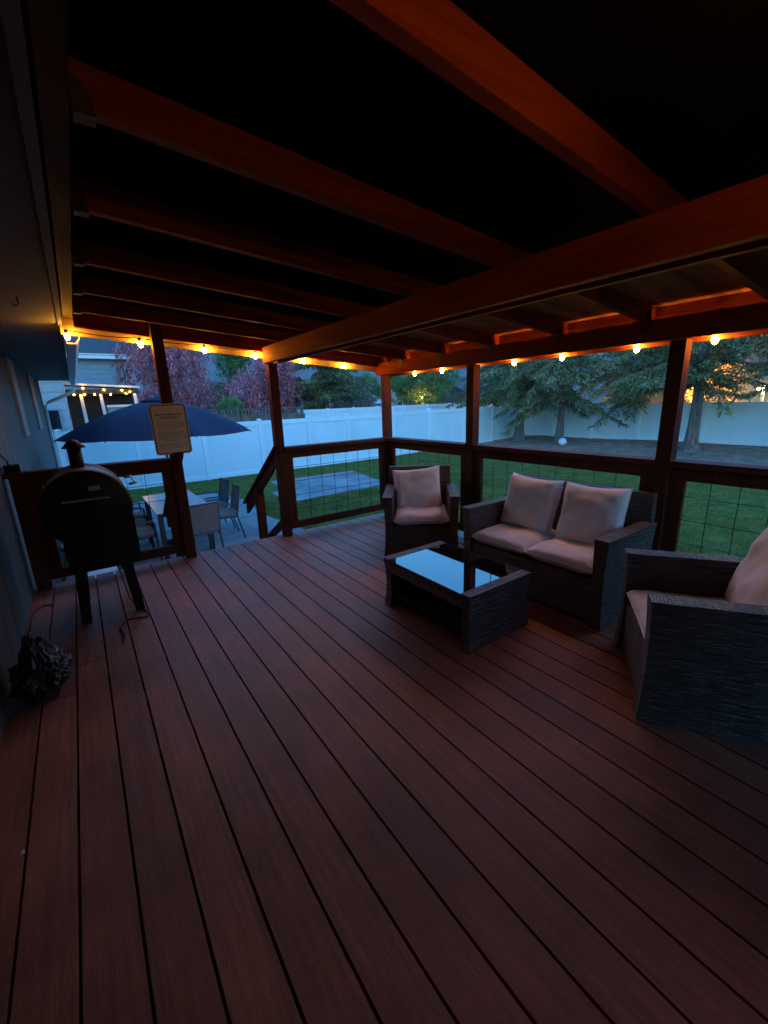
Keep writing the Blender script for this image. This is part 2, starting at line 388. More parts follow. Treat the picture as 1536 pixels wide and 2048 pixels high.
def slope_bar(y0, y1, xa, xb, dz0, dz1, name, m_, bev=.003):
    return MB().hexa([(xa,y0,zr(xa)+dz0),(xb,y0,zr(xb)+dz0),(xb,y1,zr(xb)+dz0),(xa,y1,zr(xa)+dz0),
                      (xa,y0,zr(xa)+dz1),(xb,y0,zr(xb)+dz1),(xb,y1,zr(xb)+dz1),(xa,y1,zr(xa)+dz1)]).build(name, m_, roof, bevel=bev)
raf = [3.96, 3.33, 2.69, 2.02, 1.40, .76, .13, -.5, -1.1]
HG = mat('dull_hanger_steel', (0.09, 0.062, 0.03), rough=.6, metal=.3, var=.3, vscale=25)
for y in raf:
    slope_bar(y, y+.038, .124, 3.222, 0, .097, 'rafter', WX)
    # joist hanger at the ledger
    mb = MB(); mb.prism([(.124, zr(.15)-.010), (.17, zr(.17)-.010), (.165, zr(.15)+.03), (.145, zr(.15)+.06), (.124, zr(.15)+.065)], 'y', y-.005, y-.002); mb.prism([(.124, zr(.15)-.010), (.17, zr(.17)-.010), (.165, zr(.15)+.03), (.145, zr(.15)+.06), (.124, zr(.15)+.065)], 'y', y+.040, y+.043)
    mb.box(.124, .17, y-.005, y+.043, zr(.15)-.013, zr(.15)-.009); mb.build('joist_hanger', HG, roof)
    # hurricane tie on the outer beam
    z = zr(3.08)
    mb = MB(); mb.prism([(y-.03, z+.05), (y-.004, z+.06), (y-.004, z+.0), (y+.035, z-.02), (y-.006, z-.085), (y-.045, z-.02)], 'x', 3.0815, 3.0835)
    mb.build('hurricane_tie', HG, roof)
slope_bar(4.402, 4.44, .124, 3.222, -.045, .097, 'rim_rafter', WX)
slope_bar(4.475, 4.495, .03, 3.25, -.10, .150, 'fascia_board', GLOWPINE)
MB().hexa([(3.228,-1.3,1.722),(3.248,-1.3,1.722),(3.248,4.47,1.722),(3.228,4.47,1.722),(3.228,-1.3,2.02),(3.248,-1.3,2.02),(3.248,4.47,2.02),(3.228,4.47,2.02)]).build('fascia_board', WY, roof, bevel=.003)
MB().box(.062, .122, -1.25, 4.47, 2.158, 2.32).build('ledger_board', RY, roof, bevel=.004)
ys = [-1.3, .12, 1.41, 2.70, 3.98, 4.53]
for a, b in zip(ys[:-1], ys[1:]):
    slope_bar(a+.002, b-.002, .124, 2.198, .0975, .113, 'shaded_roof_sheet', CEILSHADE, 0)
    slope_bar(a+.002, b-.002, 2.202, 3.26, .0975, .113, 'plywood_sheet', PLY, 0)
MB().hexa([(-.2,-1.4,zr(-.2)+.21),(3.3,-1.4,zr(3.3)+.157),(3.3,4.56,zr(3.3)+.157),(-.2,4.56,zr(-.2)+.21),
           (-.2,-1.4,zr(-.2)+.23),(3.3,-1.4,zr(3.3)+.165),(3.3,4.56,zr(3.3)+.165),(-.2,4.56,zr(-.2)+.23)]).build('roofing', RUBBER, roof)

# ------------------------------------------------------------------ railings
def rail_x(xa, xb, label, studs=True):
    t = thing('deck_railing', label, 'railing', ((xa+xb)/2, 4.355, 0), absolute=True, group='deck railings with wire panels')
    MB().box(xa, xb, 4.285, 4.425, .952, .99).build('cap_rail', RX, t, bevel=.004)
    MB().box(xa, xb, 4.335, 4.373, .865, .951).build('top_rail', RX, t, bevel=.003)
    MB().box(xa, xb, 4.335, 4.373, .072, .155).build('bottom_rail', RX, t, bevel=.003)
    for x0 in (xa, xb-.09): MB().box(x0, x0+.09, 4.337, 4.371, .156, .864).build('stud', WZ, t, bevel=.003)
    xi, xj = xa+.09, xb-.09; n = max(1, round((xj-xi)/.155))
    for i in range(1, n): 
        x = xi+(xj-xi)*i/n; MB().tube([(x, 4.330, .10), (x, 4.330, .93)], .0026, 5).build('wire', WIRE, t)
    for z in (.30, .455, .61, .765): MB().tube([(xi-.03, 4.3245, z), (xj+.03, 4.3245, z)], .0026, 5).build('wire', WIRE, t)
    return t
rail_x(1.766, 3.108, 'railing with wire panel at the far end between the stairs and the corner post')
rail_x(-.40, .653, 'railing with wire panel behind the black grill')
tl = [o for o in bpy.data.objects if o.get('label', '').startswith('railing with wire panel behind the')][0]
MB().box(-.50, -.402, 4.30, 4.40, 0, .951).build('end_post', WZ, tl, bevel=.004)
MB().box(-.53, -.402, 4.285, 4.425, .952, .99).build('cap_rail', RX, tl, bevel=.004)
def rail_y(ya, yb, label):
    t = thing('deck_railing', label, 'railing', (3.155, (ya+yb)/2, 0), absolute=True, group='deck railings with wire panels')
    MB().box(3.095, 3.235, ya, yb, .952, .99).build('cap_rail', RY, t, bevel=.004)
    MB().box(3.137, 3.175, ya, yb, .865, .951).build('top_rail', RY, t, bevel=.003)
    MB().box(3.137, 3.175, ya, yb, .072, .155).build('bottom_rail', RY, t, bevel=.003)
    for y0 in (ya, yb-.09): MB().box(3.139, 3.173, y0, y0+.09, .156, .864).build('stud', WZ, t, bevel=.003)
    yi, yj = ya+.09, yb-.09; n = max(1, round((yj-yi)/.155))
    for i in range(1, n):
        y = yi+(yj-yi)*i/n; MB().tube([(3.132, y, .10), (3.132, y, .93)], .0026, 5).build('wire', WIRE, t)
    for z in (.30, .455, .61, .765): MB().tube([(3.1265, yi-.03, z), (3.1265, yj+.03, z)], .0026, 5).build('wire', WIRE, t)
rail_y(2.976, 4.308, 'side railing with wire panel behind the single wicker armchair')
rail_y(1.248, 2.883, 'side railing with wire panel behind the wicker loveseat')
rail_y(.391, 1.155, 'side railing with wire panel nearest the camera, right of the thick post')

# ------------------------------------------------------------------ house on the left
house = thing('house', 'grey house wall with deep soffit and gutter along the deck', 'house', (-1.5, 5, GZ), absolute=True)
WXP = -.53
MB().box(-3.0, WXP-.02, -6, 12.1, GZ-.3, 2.12).build('wall', PAINT, house)
for i in range(44):      # vertical siding boards
    y0 = -1.25 + i*.305
    if y0 < 12.0: MB().box(WXP-.0195, WXP-.0, y0+.004, min(y0+.300, 12.1), GZ+.05, 2.115).build('siding_board', PAINT, house, bevel=.004)
MB().box(-3.0, .018, -1.25, 12.35, 2.125, 2.14).build('soffit', SOFF, house)
MB().box(.0185, .048, -1.25, 12.35, 2.108, 2.32).build('fascia', SOFF, house, bevel=.003)
MB().hexa([(-3,-1.3,2.75),(.06,-1.3,2.33),(.06,12.4,2.33),(-3,12.4,2.75),(-3,-1.3,2.78),(.06,-1.3,2.36),(.06,12.4,2.36),(-3,12.4,2.78)]).build('roof', RUBBER, house)
MB().box(-3.0, .018, 12.30, 12.35, 2.14, 2.5).build('rake_board', WHITE, house)
# gutter
g = MB(); g.prism([(.052, 2.10), (.052, 1.985), (.12, 1.985), (.15, 2.03), (.165, 2.10), (.16, 2.10), (.142, 2.035), (.115, 1.99), (.057, 1.99), (.057, 2.10)], 'y', 4.58, 12.38)
g.build('gutter', WHITE, house)
g = MB(); g.tube([(.10, 12.2, 1.99), (.10, 12.2, 1.93), (.04, 12.2, 1.86), (-.42, 12.2, 1.66), (-.50, 12.18, 1.58), (-.50, 12.18, GZ+.1)], .038, 10)
g.build('downspout', WHITE, house)
SHUT = mat('shutter_paint', (0.24, 0.21, 0.20), rough=.6, var=.15, vscale=10)
for y0, y1 in ((6.55, 7.05), (9.25, 9.95)):
    s_ = MB().box(WXP+.001, WXP+.03, y0, y1, 1.165, 2.05).build('shutter', SHUT, house, bevel=.004)
    for z in (1.2, 2.0): MB().lathe([(.0, .0), (.014, .0), (.014, .006), (0, .01)], (WXP+.031, y1-.03, z), 'x', 8).build('screw', GALV, s_, origin=house.location)
MB().box(WXP+.001, WXP+.02, 12.0, 12.12, GZ, 2.12).build('corner_board', PAINT, house, bevel=.003)
# added unseen wall behind the camera, cuts the light on the near deck
MB().box(-.528, 1.9, -1.45, -1.26, GZ, 2.3).build('wall', PAINT, house)
ps = thing('light_block_screen', 'added unseen board screen keeping sky light off the near deck', 'screen', (3.15, -.5, 0), absolute=True)  # added out of view to block sky light from the near boards
for i in range(10): MB().box(3.14, 3.165, -1.25+i*.155, -1.25+i*.155+.15, .02, 1.736).build('board', WZ, ps)
# flood light and hook under the soffit
fl = thing('flood_light', 'small light fixture on the soffit above the grill', 'light', (-.30, 2.9, 2.12), absolute=True)
MB().box(-.36, -.24, 2.86, 2.98, 2.095, 2.1245).build('base', BLACK, fl, bevel=.004)
MB().prism([(2.80, 2.02), (2.93, 2.005), (2.95, 2.085), (2.84, 2.095)], 'x', -.37, -.23).build('housing', BLACK, fl, bevel=.006)
MB().box(-.365, -.235, 2.795, 2.80, 2.02, 2.03).build('trim', GALV, fl)
hk = MB(); hk.tube([(-.16, 3.6, 2.124), (-.16, 3.6, 2.085), (-.175, 3.6, 2.07), (-.19, 3.6, 2.085)], .005, 6)
o = hk.build('ceiling_hook', BLACK); tag(o, 'small black hook screwed into the house soffit', 'hook')
# box and cord on the railing at the wall
bx = thing('control_box', 'small black box standing on the railing cap against the wall', 'box', (-.46, 4.36, .991), absolute=True)
MB().box(-.515, -.415, 4.31, 4.41, .991, 1.05).build('case', BLACK, bx, bevel=.004)
MB().tube([(-.525, 4.2, 1.16), (-.50, 4.18, 1.15), (-.475, 4.22, 1.10), (-.47, 4.27, 1.03), (-.48, 4.32, 1.0)], .006, 6).build('cord', RUBBER, bx)

# ------------------------------------------------------------------ string lights
sg = thing('string_light', 'warm lit bulb string hung along the roof edges of the deck', 'string light', (1.6, 4.44, 1.7), absolute=True)
def sag(a, b, d, n=7):
    a = Vector(a); b = Vector(b); return [a.lerp(b, i/n) - Vector((0, 0, d*4*(i/n)*(1-i/n))) for i in range(n+1)]
far_b = [(.06, 2.045), (.575, 2.01), (1.112, 1.98), (1.60, 1.945), (2.12, 1.905), (2.64, 1.865)]
pts = [Vector((x, 4.452, z+.05)) for x, z in [(a_, b_-.02) for a_, b_ in far_b]] + [Vector((3.02, 4.452, 1.87))]
right_y = [3.86, 3.41, 2.955, 2.50, 2.04, 1.48, 1.04]
rp = [Vector((3.2, y, 1.775)) for y in right_y]
allp = pts + rp
path = []
for a, b in zip(allp[:-1], allp[1:]): path += sag(a, b, .018 if a.x < 3 else .008)[:-1]
MB().tube(path+[allp[-1]], .004, 6).build('cord', RUBBER, sg)
bulb_me = None
def bulb(p, tilt=0, parent=None, k=.88):
    global bulb_me
    s_ = MB(); s_.lathe([(.0, .0), (.012, .0), (.015, -.012), (.015, -.034), (.012, -.036)], (0,0,0), 'z', 10)
    so_ = s_.build('socket', RUBBER, parent, origin=(0,0,0)); so_.location = Vector(p)-parent.location
    if bulb_me is None:
        b_ = MB(); b_.lathe([(.0005, -.034), (.011, -.037), (.0205, -.055), (.021, -.066), (.015, -.084), (.006, -.092), (.0005, -.094)], (0,0,0), 'z', 12)
        bo = b_.build('bulb', BULBM, so_); bulb_me = bo.data
    else:
        bo = bpy.data.objects.new('bulb', bulb_me); C.objects.link(bo); bo.parent = so_
    so_.scale = (k, k, k)
    so_.rotation_euler = (random.uniform(-.1, .1), random.uniform(-.15, .1), 0)
for p in pts[:-1]: bulb(p, parent=sg)
for p in rp: bulb(p, parent=sg)
# added out-of-view bulbs that light the near rafters
fill_bulbs = thing('string_light', 'small added warm bulbs under the roof, out of view, lighting the near rafters', 'string light', (1.0, .30, 1.95), absolute=True)
bp_ = [Vector((.40, .30, 2.04)), Vector((1.0, .30, 2.0))]
MB().tube(sag(bp_[0], bp_[1], .02), .004, 6).build('cord', RUBBER, fill_bulbs)
for p in bp_: bulb(p, parent=fill_bulbs, k=.42)
# ------------------------------------------------------------------ notice sign
sign = thing('notice_sign', 'rectangular notice sign with black border screwed to the wooden post', 'sign', (.69, 4.30, 1.25), R_(0))
sign.rotation_euler = (0, R_(-.5), 0)
def rrect(w, h, r, n=6):
    pts = []
    for cx, cz, a0 in ((w/2-r, h/2-r, 0), (-w/2+r, h/2-r, 90), (-w/2+r, -h/2+r, 180), (w/2-r, -h/2+r, 270)):
        for i in range(n+1): a = R_(a0+90*i/n); pts.append((cx+r*math.cos(a), cz+r*math.sin(a)))
    return pts
SW = mat('sign_face', (0.82, 0.80, 0.84), rough=.45, var=.04, vscale=8)
INK = mat('sign_ink', (0.012, 0.010, 0.010), rough=.5)
INK2 = mat('sign_print', (0.07, 0.05, 0.045), rough=.5)
MB().prism(rrect(.305, .452, .032), 'y', 0, .0025).build('plate', SW, sign)
# border ring
outer, inner = rrect(.288, .435, .028), rrect(.272, .419, .022)
mb = MB(); A = [mb.bm.verts.new((x, -.0012, z)) for x, z in outer]; B = [mb.bm.verts.new((x, -.0012, z)) for x, z in inner]
for i in range(len(A)): mb.bm.faces.new([A[i], A[(i+1)%len(A)], B[(i+1)%len(A)], B[i]])
mb.build('border', INK, sign)
def text(s, x, z, size, bold, m_, width=None):
    cu = bpy.data.curves.new('t', 'FONT'); cu.body = s; cu.size = size; cu.align_x = 'CENTER'; cu.align_y = 'CENTER'; cu.offset = bold; cu.resolution_u = 2
    t = bpy.data.objects.new('t', cu); C.objects.link(t)
    bpy.context.view_layer.update()
    me = bpy.data.meshes.new_from_object(t.evaluated_get(bpy.context.evaluated_depsgraph_get()))
    w = max(v.co.x for v in me.vertices)-min(v.co.x for v in me.vertices)
    k = (width/w) if width else 1
    for v in me.vertices: v.co = Vector((v.co.x*k + x, -.0016, v.co.y + z))
    me.materials.clear(); me.materials.append(m_)
    o = bpy.data.objects.new('lettering', me); C.objects.link(o); o.parent = sign
    bpy.data.objects.remove(t)
text('Please be considerate to others', 0, .132, .022, .0006, INK, .222)
text('OUTSIDE QUIETLY', .0, .102, .021, .0006, INK, .148)
zz = .062
for s, w in (('we ask that all who use this deck', .17), ('keep voices and music to a low level', .225), ('after dark and leave the area as found', .222), ('thank you kindly', .09)):
    text(s, .005, zz, .014, .0001, INK2, w); zz -= .0185
zz -= .016
for s, w in (('please turn off the lights and the heater', .232), ('before you go inside and close the lid of', .238), ('the grill when it has cooled down fully', .232), ('put covers on the seats when rain is due', .225), ('and latch the gate', .12)):
    text(s, .005, zz, .014, .0002, INK2, w); zz -= .0175
zz -= .016
for s, w in (('the steps can be slippery when it is wet', .235), ('so use the rail and watch where you walk', .24), ('at your own risk', .12)):
    text(s, .005, zz, .013, .0001, INK2, w); zz -= .018
for z in (.205, -.206): MB().lathe([(0, -.003), (.006, -.003), (.006, 0)], (.03 if z < 0 else 0, -.0005, z), 'y', 8).build('screw', GALV, sign)

# ------------------------------------------------------------------ cushions
def cushion(w, h, t, name, parent, loc, rot, seed, pinch=.05, sagk=0.0):
    n = 30; V = []; idx = {}
    def P(u, v, side):
        au, av = abs(u), abs(v)
        prof = ((1-au**5)*(1-av**5))**.42 if au < 1 and av < 1 else 0
        x = u*w/2*(1-pinch*(1-av**2)*au**3); z = v*h/2*(1-pinch*(1-au**2)*av**3)
        nz = mnoise.noise(Vector((u*1.4+seed, v*1.4, side*.3)))*.26 + mnoise.noise(Vector((u*3.6+seed, v*3.2, side)))*.10
        # crease folds running from the corners
        cr = math.exp(-((au-av)*5)**2)*math.sin((au+av)*9+seed)*.07*min(1, au*1.5)
        y = side*t/2*prof*(1+nz+cr) 
        z -= sagk*(1-u*u)*max(0, v)*.5
        return (x, y, z)
    for side in (1, -1):
        for i in range(n+1):
            for j in range(n+1):
                u, v = -1+2*i/n, -1+2*j/n
                # denser near border
                u = math.copysign(abs(u)**.8, u); v = math.copysign(abs(v)**.8, v)
                edge = i in (0, n) or j in (0, n)
                key = (i, j, 0 if edge else side)
                if key not in idx: idx[key] = len(V); V.append(P(u, v, side))
    F = []
    for side in (1, -1):
        for i in range(n):
            for j in range(n):
                q = [idx.get((a, b, 0)) if (a in (0, n) or b in (0, n)) else idx[(a, b, side)] for a, b in ((i,j),(i+1,j),(i+1,j+1),(i,j+1))]
                F.append(q if side < 0 else q[::-1])
    o = pymesh(name, V, F, CUSH, parent, smooth=True)
    o.location = loc; o.rotation_euler = rot
    # piping round the edge
    ring = [V[idx[(i, 0, 0)]] for i in range(n)] + [V[idx[(n, j, 0)]] for j in range(n)] + [V[idx[(n-i, n, 0)]] for i in range(n)] + [V[idx[(0, n-j, 0)]] for j in range(n)]
    mb = MB(); mb.tube([Vector(p) for p in ring]+[Vector(ring[0])], .0042, 5, cap=False); mb.build('piping', CUSH, o)
    return o

def curved_panel(x0, x1, y0, y1, z0, z1, flare, name, parent, m_=WICK):
    # arm panel: front edge and outer side bow out toward the foot and the top
    mb = MB(); n = 8
    mb2 = mb.bm; rings = []
    for i in range(n+1):
        t = i/n; z = z0+(z1-z0)*t
        k = flare*((t-.5)**2*4-1)      # negative in the middle: waisted
        sx = 1 if (x0+x1) > 0 else -1
        a, b = (x0, x1-k*-1*sx*0) , 0
        ox0 = x0 + (k if sx < 0 else 0)*-1; ox1 = x1 + (k if sx > 0 else 0)
        fy = y0 - k*.8
        rings.append([mb2.verts.new(q) for q in ((ox0, fy, z), (ox1, fy, z), (ox1, y1, z), (ox0, y1, z))])
    for i in range(n):
        for j in range(4): mb2.faces.new([rings[i][j], rings[i][(j+1)%4], rings[i+1][(j+1)%4], rings[i+1][j]])
    mb2.faces.new(rings[0][::-1]); mb2.faces.new(rings[-1])
    return mb.build(name, m_, parent, bevel=.022, seg=3)

def seat_unit(name, label, cat, loc, rz, width, seats, seed, group, tag_on=False, pil_tilt=0.0, D=.68, pz=.60, px=0.0):
    """front faces local -Y; origin at the middle of the front edge on the deck"""
    t = thing(name, label, cat, loc, rz, group)
    aw, ah = .09, .585
    w2 = width/2
    curved_panel(-w2, -w2+aw, 0, D-.06, .0, ah, .018, 'arm', t)
    curved_panel(w2-aw, w2, 0, D-.06, .0, ah, .018, 'arm', t)
    MB().box(-w2+aw, w2-aw, .03, .07, .03, .30).build('front_apron', WICK, t, bevel=.006)
    MB().box(-w2+aw, w2-aw, .07, D-.12, .27, .30).build('seat_deck', INNER, t)
    # back panel, leaning
    MB().hexa([(-w2+.005, D-.13, .0), (w2-.005, D-.13, .0), (w2-.005, D-.07, .0), (-w2+.005, D-.07, .0),
               (-w2+.03, D-.055, .77), (w2-.045, D-.055, .77), (w2-.045, D, .77), (-w2+.03, D, .77)]).build('back_panel', WICK, t, bevel=.012, seg=2)
    cw = (width-2*aw)/seats
    for i in range(seats):
        cx = -w2+aw+cw*(i+.5)
        cushion(cw-.004, .54, .125, 'seat_cushion', t, (cx, .02+.27, .355+(.004 if i else 0)), (R_(90), 0, R_(random.uniform(-1, 1))), seed+i*3.3, pinch=.015)
        b = cushion(cw*.90, .435, .15, 'back_cushion', t, (cx+(px if seats == 1 else (-.01, -.012)[i]), D-.24, pz), (R_(-17), R_(pil_tilt if i == 0 else -pil_tilt*.6), R_(random.uniform(-3, 3))), seed+7+i*2.1, pinch=.05, sagk=.02)
        if tag_on and i == 0:
            MB().hexa([(.02, -.06, -.235), (.12, -.055, -.24), (.12, -.10, -.262), (.02, -.11, -.258), (.02, -.06, -.232), (.12, -.055, -.237), (.12, -.10, -.259), (.02, -.11, -.255)]).build('care_label', WHITE, b)
    return t
G_S = 'wicker seats with beige cushions'
def rz_face(fx, fy): return math.atan2(fy, fx) + math.pi/2     # local -Y -> (fx,fy)
seat_unit('wicker_armchair', 'dark wicker armchair with beige cushions in front of the corner post', 'armchair', (2.40, 2.83, .001), rz_face(-.64, -.77), .70, 1, 1.3, G_S, pil_tilt=-5, pz=.565, px=-.03)
seat_unit('wicker_loveseat', 'dark wicker two-seat sofa with beige cushions against the side railing', 'sofa', (2.41, 1.745, .001), rz_face(-1, 0.0), 1.19, 2, 4.7, G_S, tag_on=True, pil_tilt=2)
seat_unit('wicker_armchair', 'dark wicker armchair cut off by the right edge of the photo', 'armchair', (2.10, .862, .001), rz_face(-.56, .83), .69, 1, 9.1, G_S, pil_tilt=3, D=.78, pz=.585)

# ------------------------------------------------------------------ coffee table
ct = thing('coffee_table', 'low dark wicker coffee table with black glass top', 'coffee table', (1.88, 1.90, .001))
def endp(y0, y1):
    mb = MB(); rings = []; n = 8
    for i in range(n+1):
        t = i/n; z = .005+.355*t; k = .014*((t-.5)**2*4-1)
        s_ = -1 if y0 < 0 else 1
        rings.append([mb.bm.verts.new(q) for q in ((-.275-k, y0+(k*s_ if s_ < 0 else 0), z), (.275+k, y0+(k*s_ if s_ < 0 else 0), z), (.275+k, y1+(k if s_ > 0 else 0), z), (-.275-k, y1+(k if s_ > 0 else 0), z))])
    for i in range(n):
        for j in range(4): mb.bm.faces.new([rings[i][j], rings[i][(j+1)%4], rings[i+1][(j+1)%4], rings[i+1][j]])
    mb.bm.faces.new(rings[0][::-1]); mb.bm.faces.new(rings[-1])
    mb.build('end_panel', WICK, ct, bevel=.008, seg=2)
endp(-.415, -.345); endp(.345, .415)
MB().box(-.268, .268, -.344, .344, .265, .337).build('apron', WICK, ct, bevel=.004)
MB().box(-.276, .276, -.3435, .3435, .338, .3585).build('glass_top', GLASST, ct, bevel=.0015)
MB().box(-.25, .25, -.334, .334, .09, .11).build('lower_shelf', INNER, ct, bevel=.004)

# ------------------------------------------------------------------ grill
gr = thing('pellet_grill', 'black barrel shaped pellet grill with chimney at the railing', 'grill', (-.03, 3.65, 0), absolute=True)
GM = mat('grill_enamel', (0.004, 0.004, 0.005), rough=.5, spec=.25, bump=.05, bscale=80, ior=1.6)
GB = mat('grill_lid_bronze', (0.05, 0.037, 0.032), rough=.5, bump=.08, bscale=90)
gc = (-.035, 0, .80); Rb = .262
MB().lathe([(.0, 3.385), (Rb-.012, 3.385), (Rb, 3.395), (Rb, 3.44), (Rb-.006, 3.445), (Rb-.006, 3.80), (Rb, 3.805), (Rb, 3.86), (Rb-.012, 3.87), (0, 3.87)], gc, 'y', 48).build('barrel', GB, gr)
MB().lathe([(.0, 3.372), (Rb-.02, 3.374), (Rb-.004, 3.384), (Rb-.004, 3.39)], gc, 'y', 48).build('end_cap', GM, gr)
MB().box(-.20, .218, 3.40, 3.86, .39, .80).build('hopper_box', GM, gr, bevel=.012, seg=2)
MB().hexa([(-.205,3.33,.39),(.20,3.33,.39),(.20,3.398,.39),(-.205,3.398,.39),(-.205,3.33,.80),(.20,3.33,.80),(.20,3.398,.80),(-.205,3.398,.80)]).build('side_hopper', GM, gr, bevel=.01, seg=2)
MB().box(-.165, .10, 3.325, 3.372, .868, .876).build('shelf_lip', GALV, gr, bevel=.002)
v_ = MB(); v_.box(-.01, .055, 3.355, 3.371, .925, .955); v_.build('vent_handle', GALV, gr, bevel=.004)
hd = MB(); hd.tube([(.225, 3.42, .93), (.27, 3.42, .935), (.27, 3.8, .935), (.225, 3.8, .93)], .009, 8); hd.build('lid_handle', GALV, gr)
ch = MB(); ch.tube([(-.045, 3.70, 1.0), (-.045, 3.70, 1.185)], .042, 20); ch.build('chimney', GM, gr)
MB().lathe([(.0, .06), (.03, .045), (.072, 0), (.068, -.004), (0, .03)], (-.045, 3.70, 1.19), 'z', 20).build('chimney_cap', GM, gr)
for x, y in ((-.15, 3.43), (.12, 3.43), (-.15, 3.81), (.12, 3.81)):
    s_ = -1 if x < 0 else 1; yy = -.03 if y < 3.6 else .03
    MB().hexa([(x-.03+s_*.03, y-.02+yy, .0), (x+.03+s_*.03, y-.02+yy, .0), (x+.03+s_*.03, y+.02+yy, .0), (x-.03+s_*.03, y+.02+yy, .0),
               (x-.035, y-.025, .40), (x+.035, y-.025, .40), (x+.035, y+.025, .40), (x-.035, y+.025, .40)]).build('leg', GM, gr, bevel=.004)
cd = MB(); cd.tube([(.05, 3.75, .39), (.08, 3.72, .2), (.10, 3.60, .04), (.12, 3.5, .008), (.16, 3.40, .007), (.195, 3.26, .007), (.17, 3.215, .008), (.11, 3.24, .009), (.05, 3.25, .008), (.0, 3.15, .007), (.02, 3.02, .007), (.0, 2.93, .007)], .0055, 6)
o = cd.build('power_cord', RUBBER); tag(o, 'black power cord looping on the boards beneath the grill', 'cord')
cd = MB(); cd.tube([(-.38, 3.9, .007), (-.44, 3.94, .008), (-.49, 3.88, .007), (-.505, 3.72, .007), (-.50, 3.5, .007)], .005, 6)
o = cd.build('garden_cord', RUBBER); tag(o, 'thin black cord lying on the deck at the foot of the wall', 'cord')

# ------------------------------------------------------------------ black plastic bag
BAG = mat('black_plastic_film', (0.010, 0.010, 0.011), rough=.36, ior=1.5)
bm = bmesh.new(); bmesh.ops.create_icosphere(bm, subdivisions=6, radius=1)
for v in bm.verts:
    p = v.co.copy(); q = Vector((p.x*.125, p.y*.145, p.z*.125))
    d = mnoise.noise(p*2.2)*.28 + abs(mnoise.noise(p*5.1+Vector((3,1,7))))*.24 + abs(mnoise.noise(p*11))*.09
    q *= 1+d-.15
    if p.z > .75: q.z += (p.z-.75)*.35*(1+mnoise.noise(p*7))
    q.z = max(q.z, -.12)
    v.co = q
for f in bm.faces: f.smooth = True
me = bpy.data.meshes.new('plastic_bag'); bm.to_mesh(me); bm.free(); me.materials.append(BAG)
o = bpy.data.objects.new('plastic_bag', me); C.objects.link(o); o.location = (-.375, 2.61, .121)
tag(o, 'crumpled black plastic bag on the deck against the house wall', 'bag')

o = MB().hexa([(-.612,0,0),(-.600,.004,0),(-.602,.018,0),(-.611,.012,0),(-.611,.002,.004),(-.601,.005,.005),(-.603,.016,.005),(-.610,.01,.004)]).build('paper_scrap', WHITE); o.location = (.207, 1.61, .001)
tag(o, 'tiny white paper scrap on the boards near the lower left', 'scrap')
# ------------------------------------------------------------------ dining set on the patio
PZ = GZ+.036
TOP = mat('pale_stone_top', (0.62, 0.64, 0.66), rough=.22, var=.12, vscale=3, ior=1.6)
CHM = mat('grey_chair_frame', (0.10, 0.10, 0.11), rough=.45, metal=.3)
SL = mat('sling_fabric', (0.30, 0.29, 0.27), rough=.8, var=.08, vscale=12)
dt = thing('dining_table', 'long pale topped outdoor dining table on the patio below', 'table', (1.125, 7.78, PZ))
MB().box(-.39, .39, -.84, .84, .715, .735).build('tabletop', TOP, dt, bevel=.004)
MB().box(-.36, .36, -.81, .81, .66, .714).build('frame', CHM, dt, bevel=.004)
for sx in (-1, 1):
    for sy in (-1, 1): MB().box(sx*.34-.035, sx*.34+.035, sy*.78-.035, sy*.78+.035, 0, .659).build('leg', CHM, dt, bevel=.004)
def chair(label, loc, rz):
    t = thing('patio_chair', label, 'chair', loc, rz, 'patio chairs round the dining table')
    for s_ in (-1, 1):
        MB().tube([(s_*.26, -.24, 0), (s_*.26, -.22, .62), (s_*.26, -.18, .645), (s_*.26, .22, .64)], .013, 8).build('arm', CHM, t)
        MB().tube([(s_*.25, .30, 0), (s_*.25, .20, .42), (s_*.25, .30, .90)], .013, 8).build('rear_leg', CHM, t)
        MB().box(s_*.245-.012, s_*.245+.012, -.23, .21, .40, .425).build('side_rail', CHM, t)
    MB().box(-.235, .235, -.22, .20, .425, .475).build('seat', SL, t, bevel=.015, seg=2)
    MB().hexa([(-.235, .215, .47), (.235, .215, .47), (.235, .235, .47), (-.235, .235, .47), (-.235, .295, .89), (.235, .295, .89), (.235, .312, .89), (-.235, .312, .89)]).build('backrest', SL, t, bevel=.005)
    MB().tube([(-.25, .30, .90), (.25, .30, .90)], .013, 8).build('top_rail', CHM, t)
    return t
c0 = chair('patio chair on the lawn side of the table, nearer the deck', (1.80, 7.50, PZ), R_(-90-4))
for lab, loc, rz in (('patio chair on the lawn side of the table, farther from the deck', (1.82, 8.25, PZ), R_(-90+3)),
                     ('patio chair at the deck end of the table, its back toward the steps', (1.22, 6.62, PZ), R_(180+4)),
                     ('patio chair on the house side of the table, nearest the deck', (.45, 7.15, PZ), R_(90+2)),
                     ('patio chair on the house side of the table, middle one', (.44, 7.75, PZ), R_(90-3)),
                     ('patio chair on the house side of the table, farthest from the deck', (.45, 8.35, PZ), R_(90))):
    c = copy_tree(c0); c.location = loc; c.rotation_euler = (0, 0, rz); c['label'] = lab
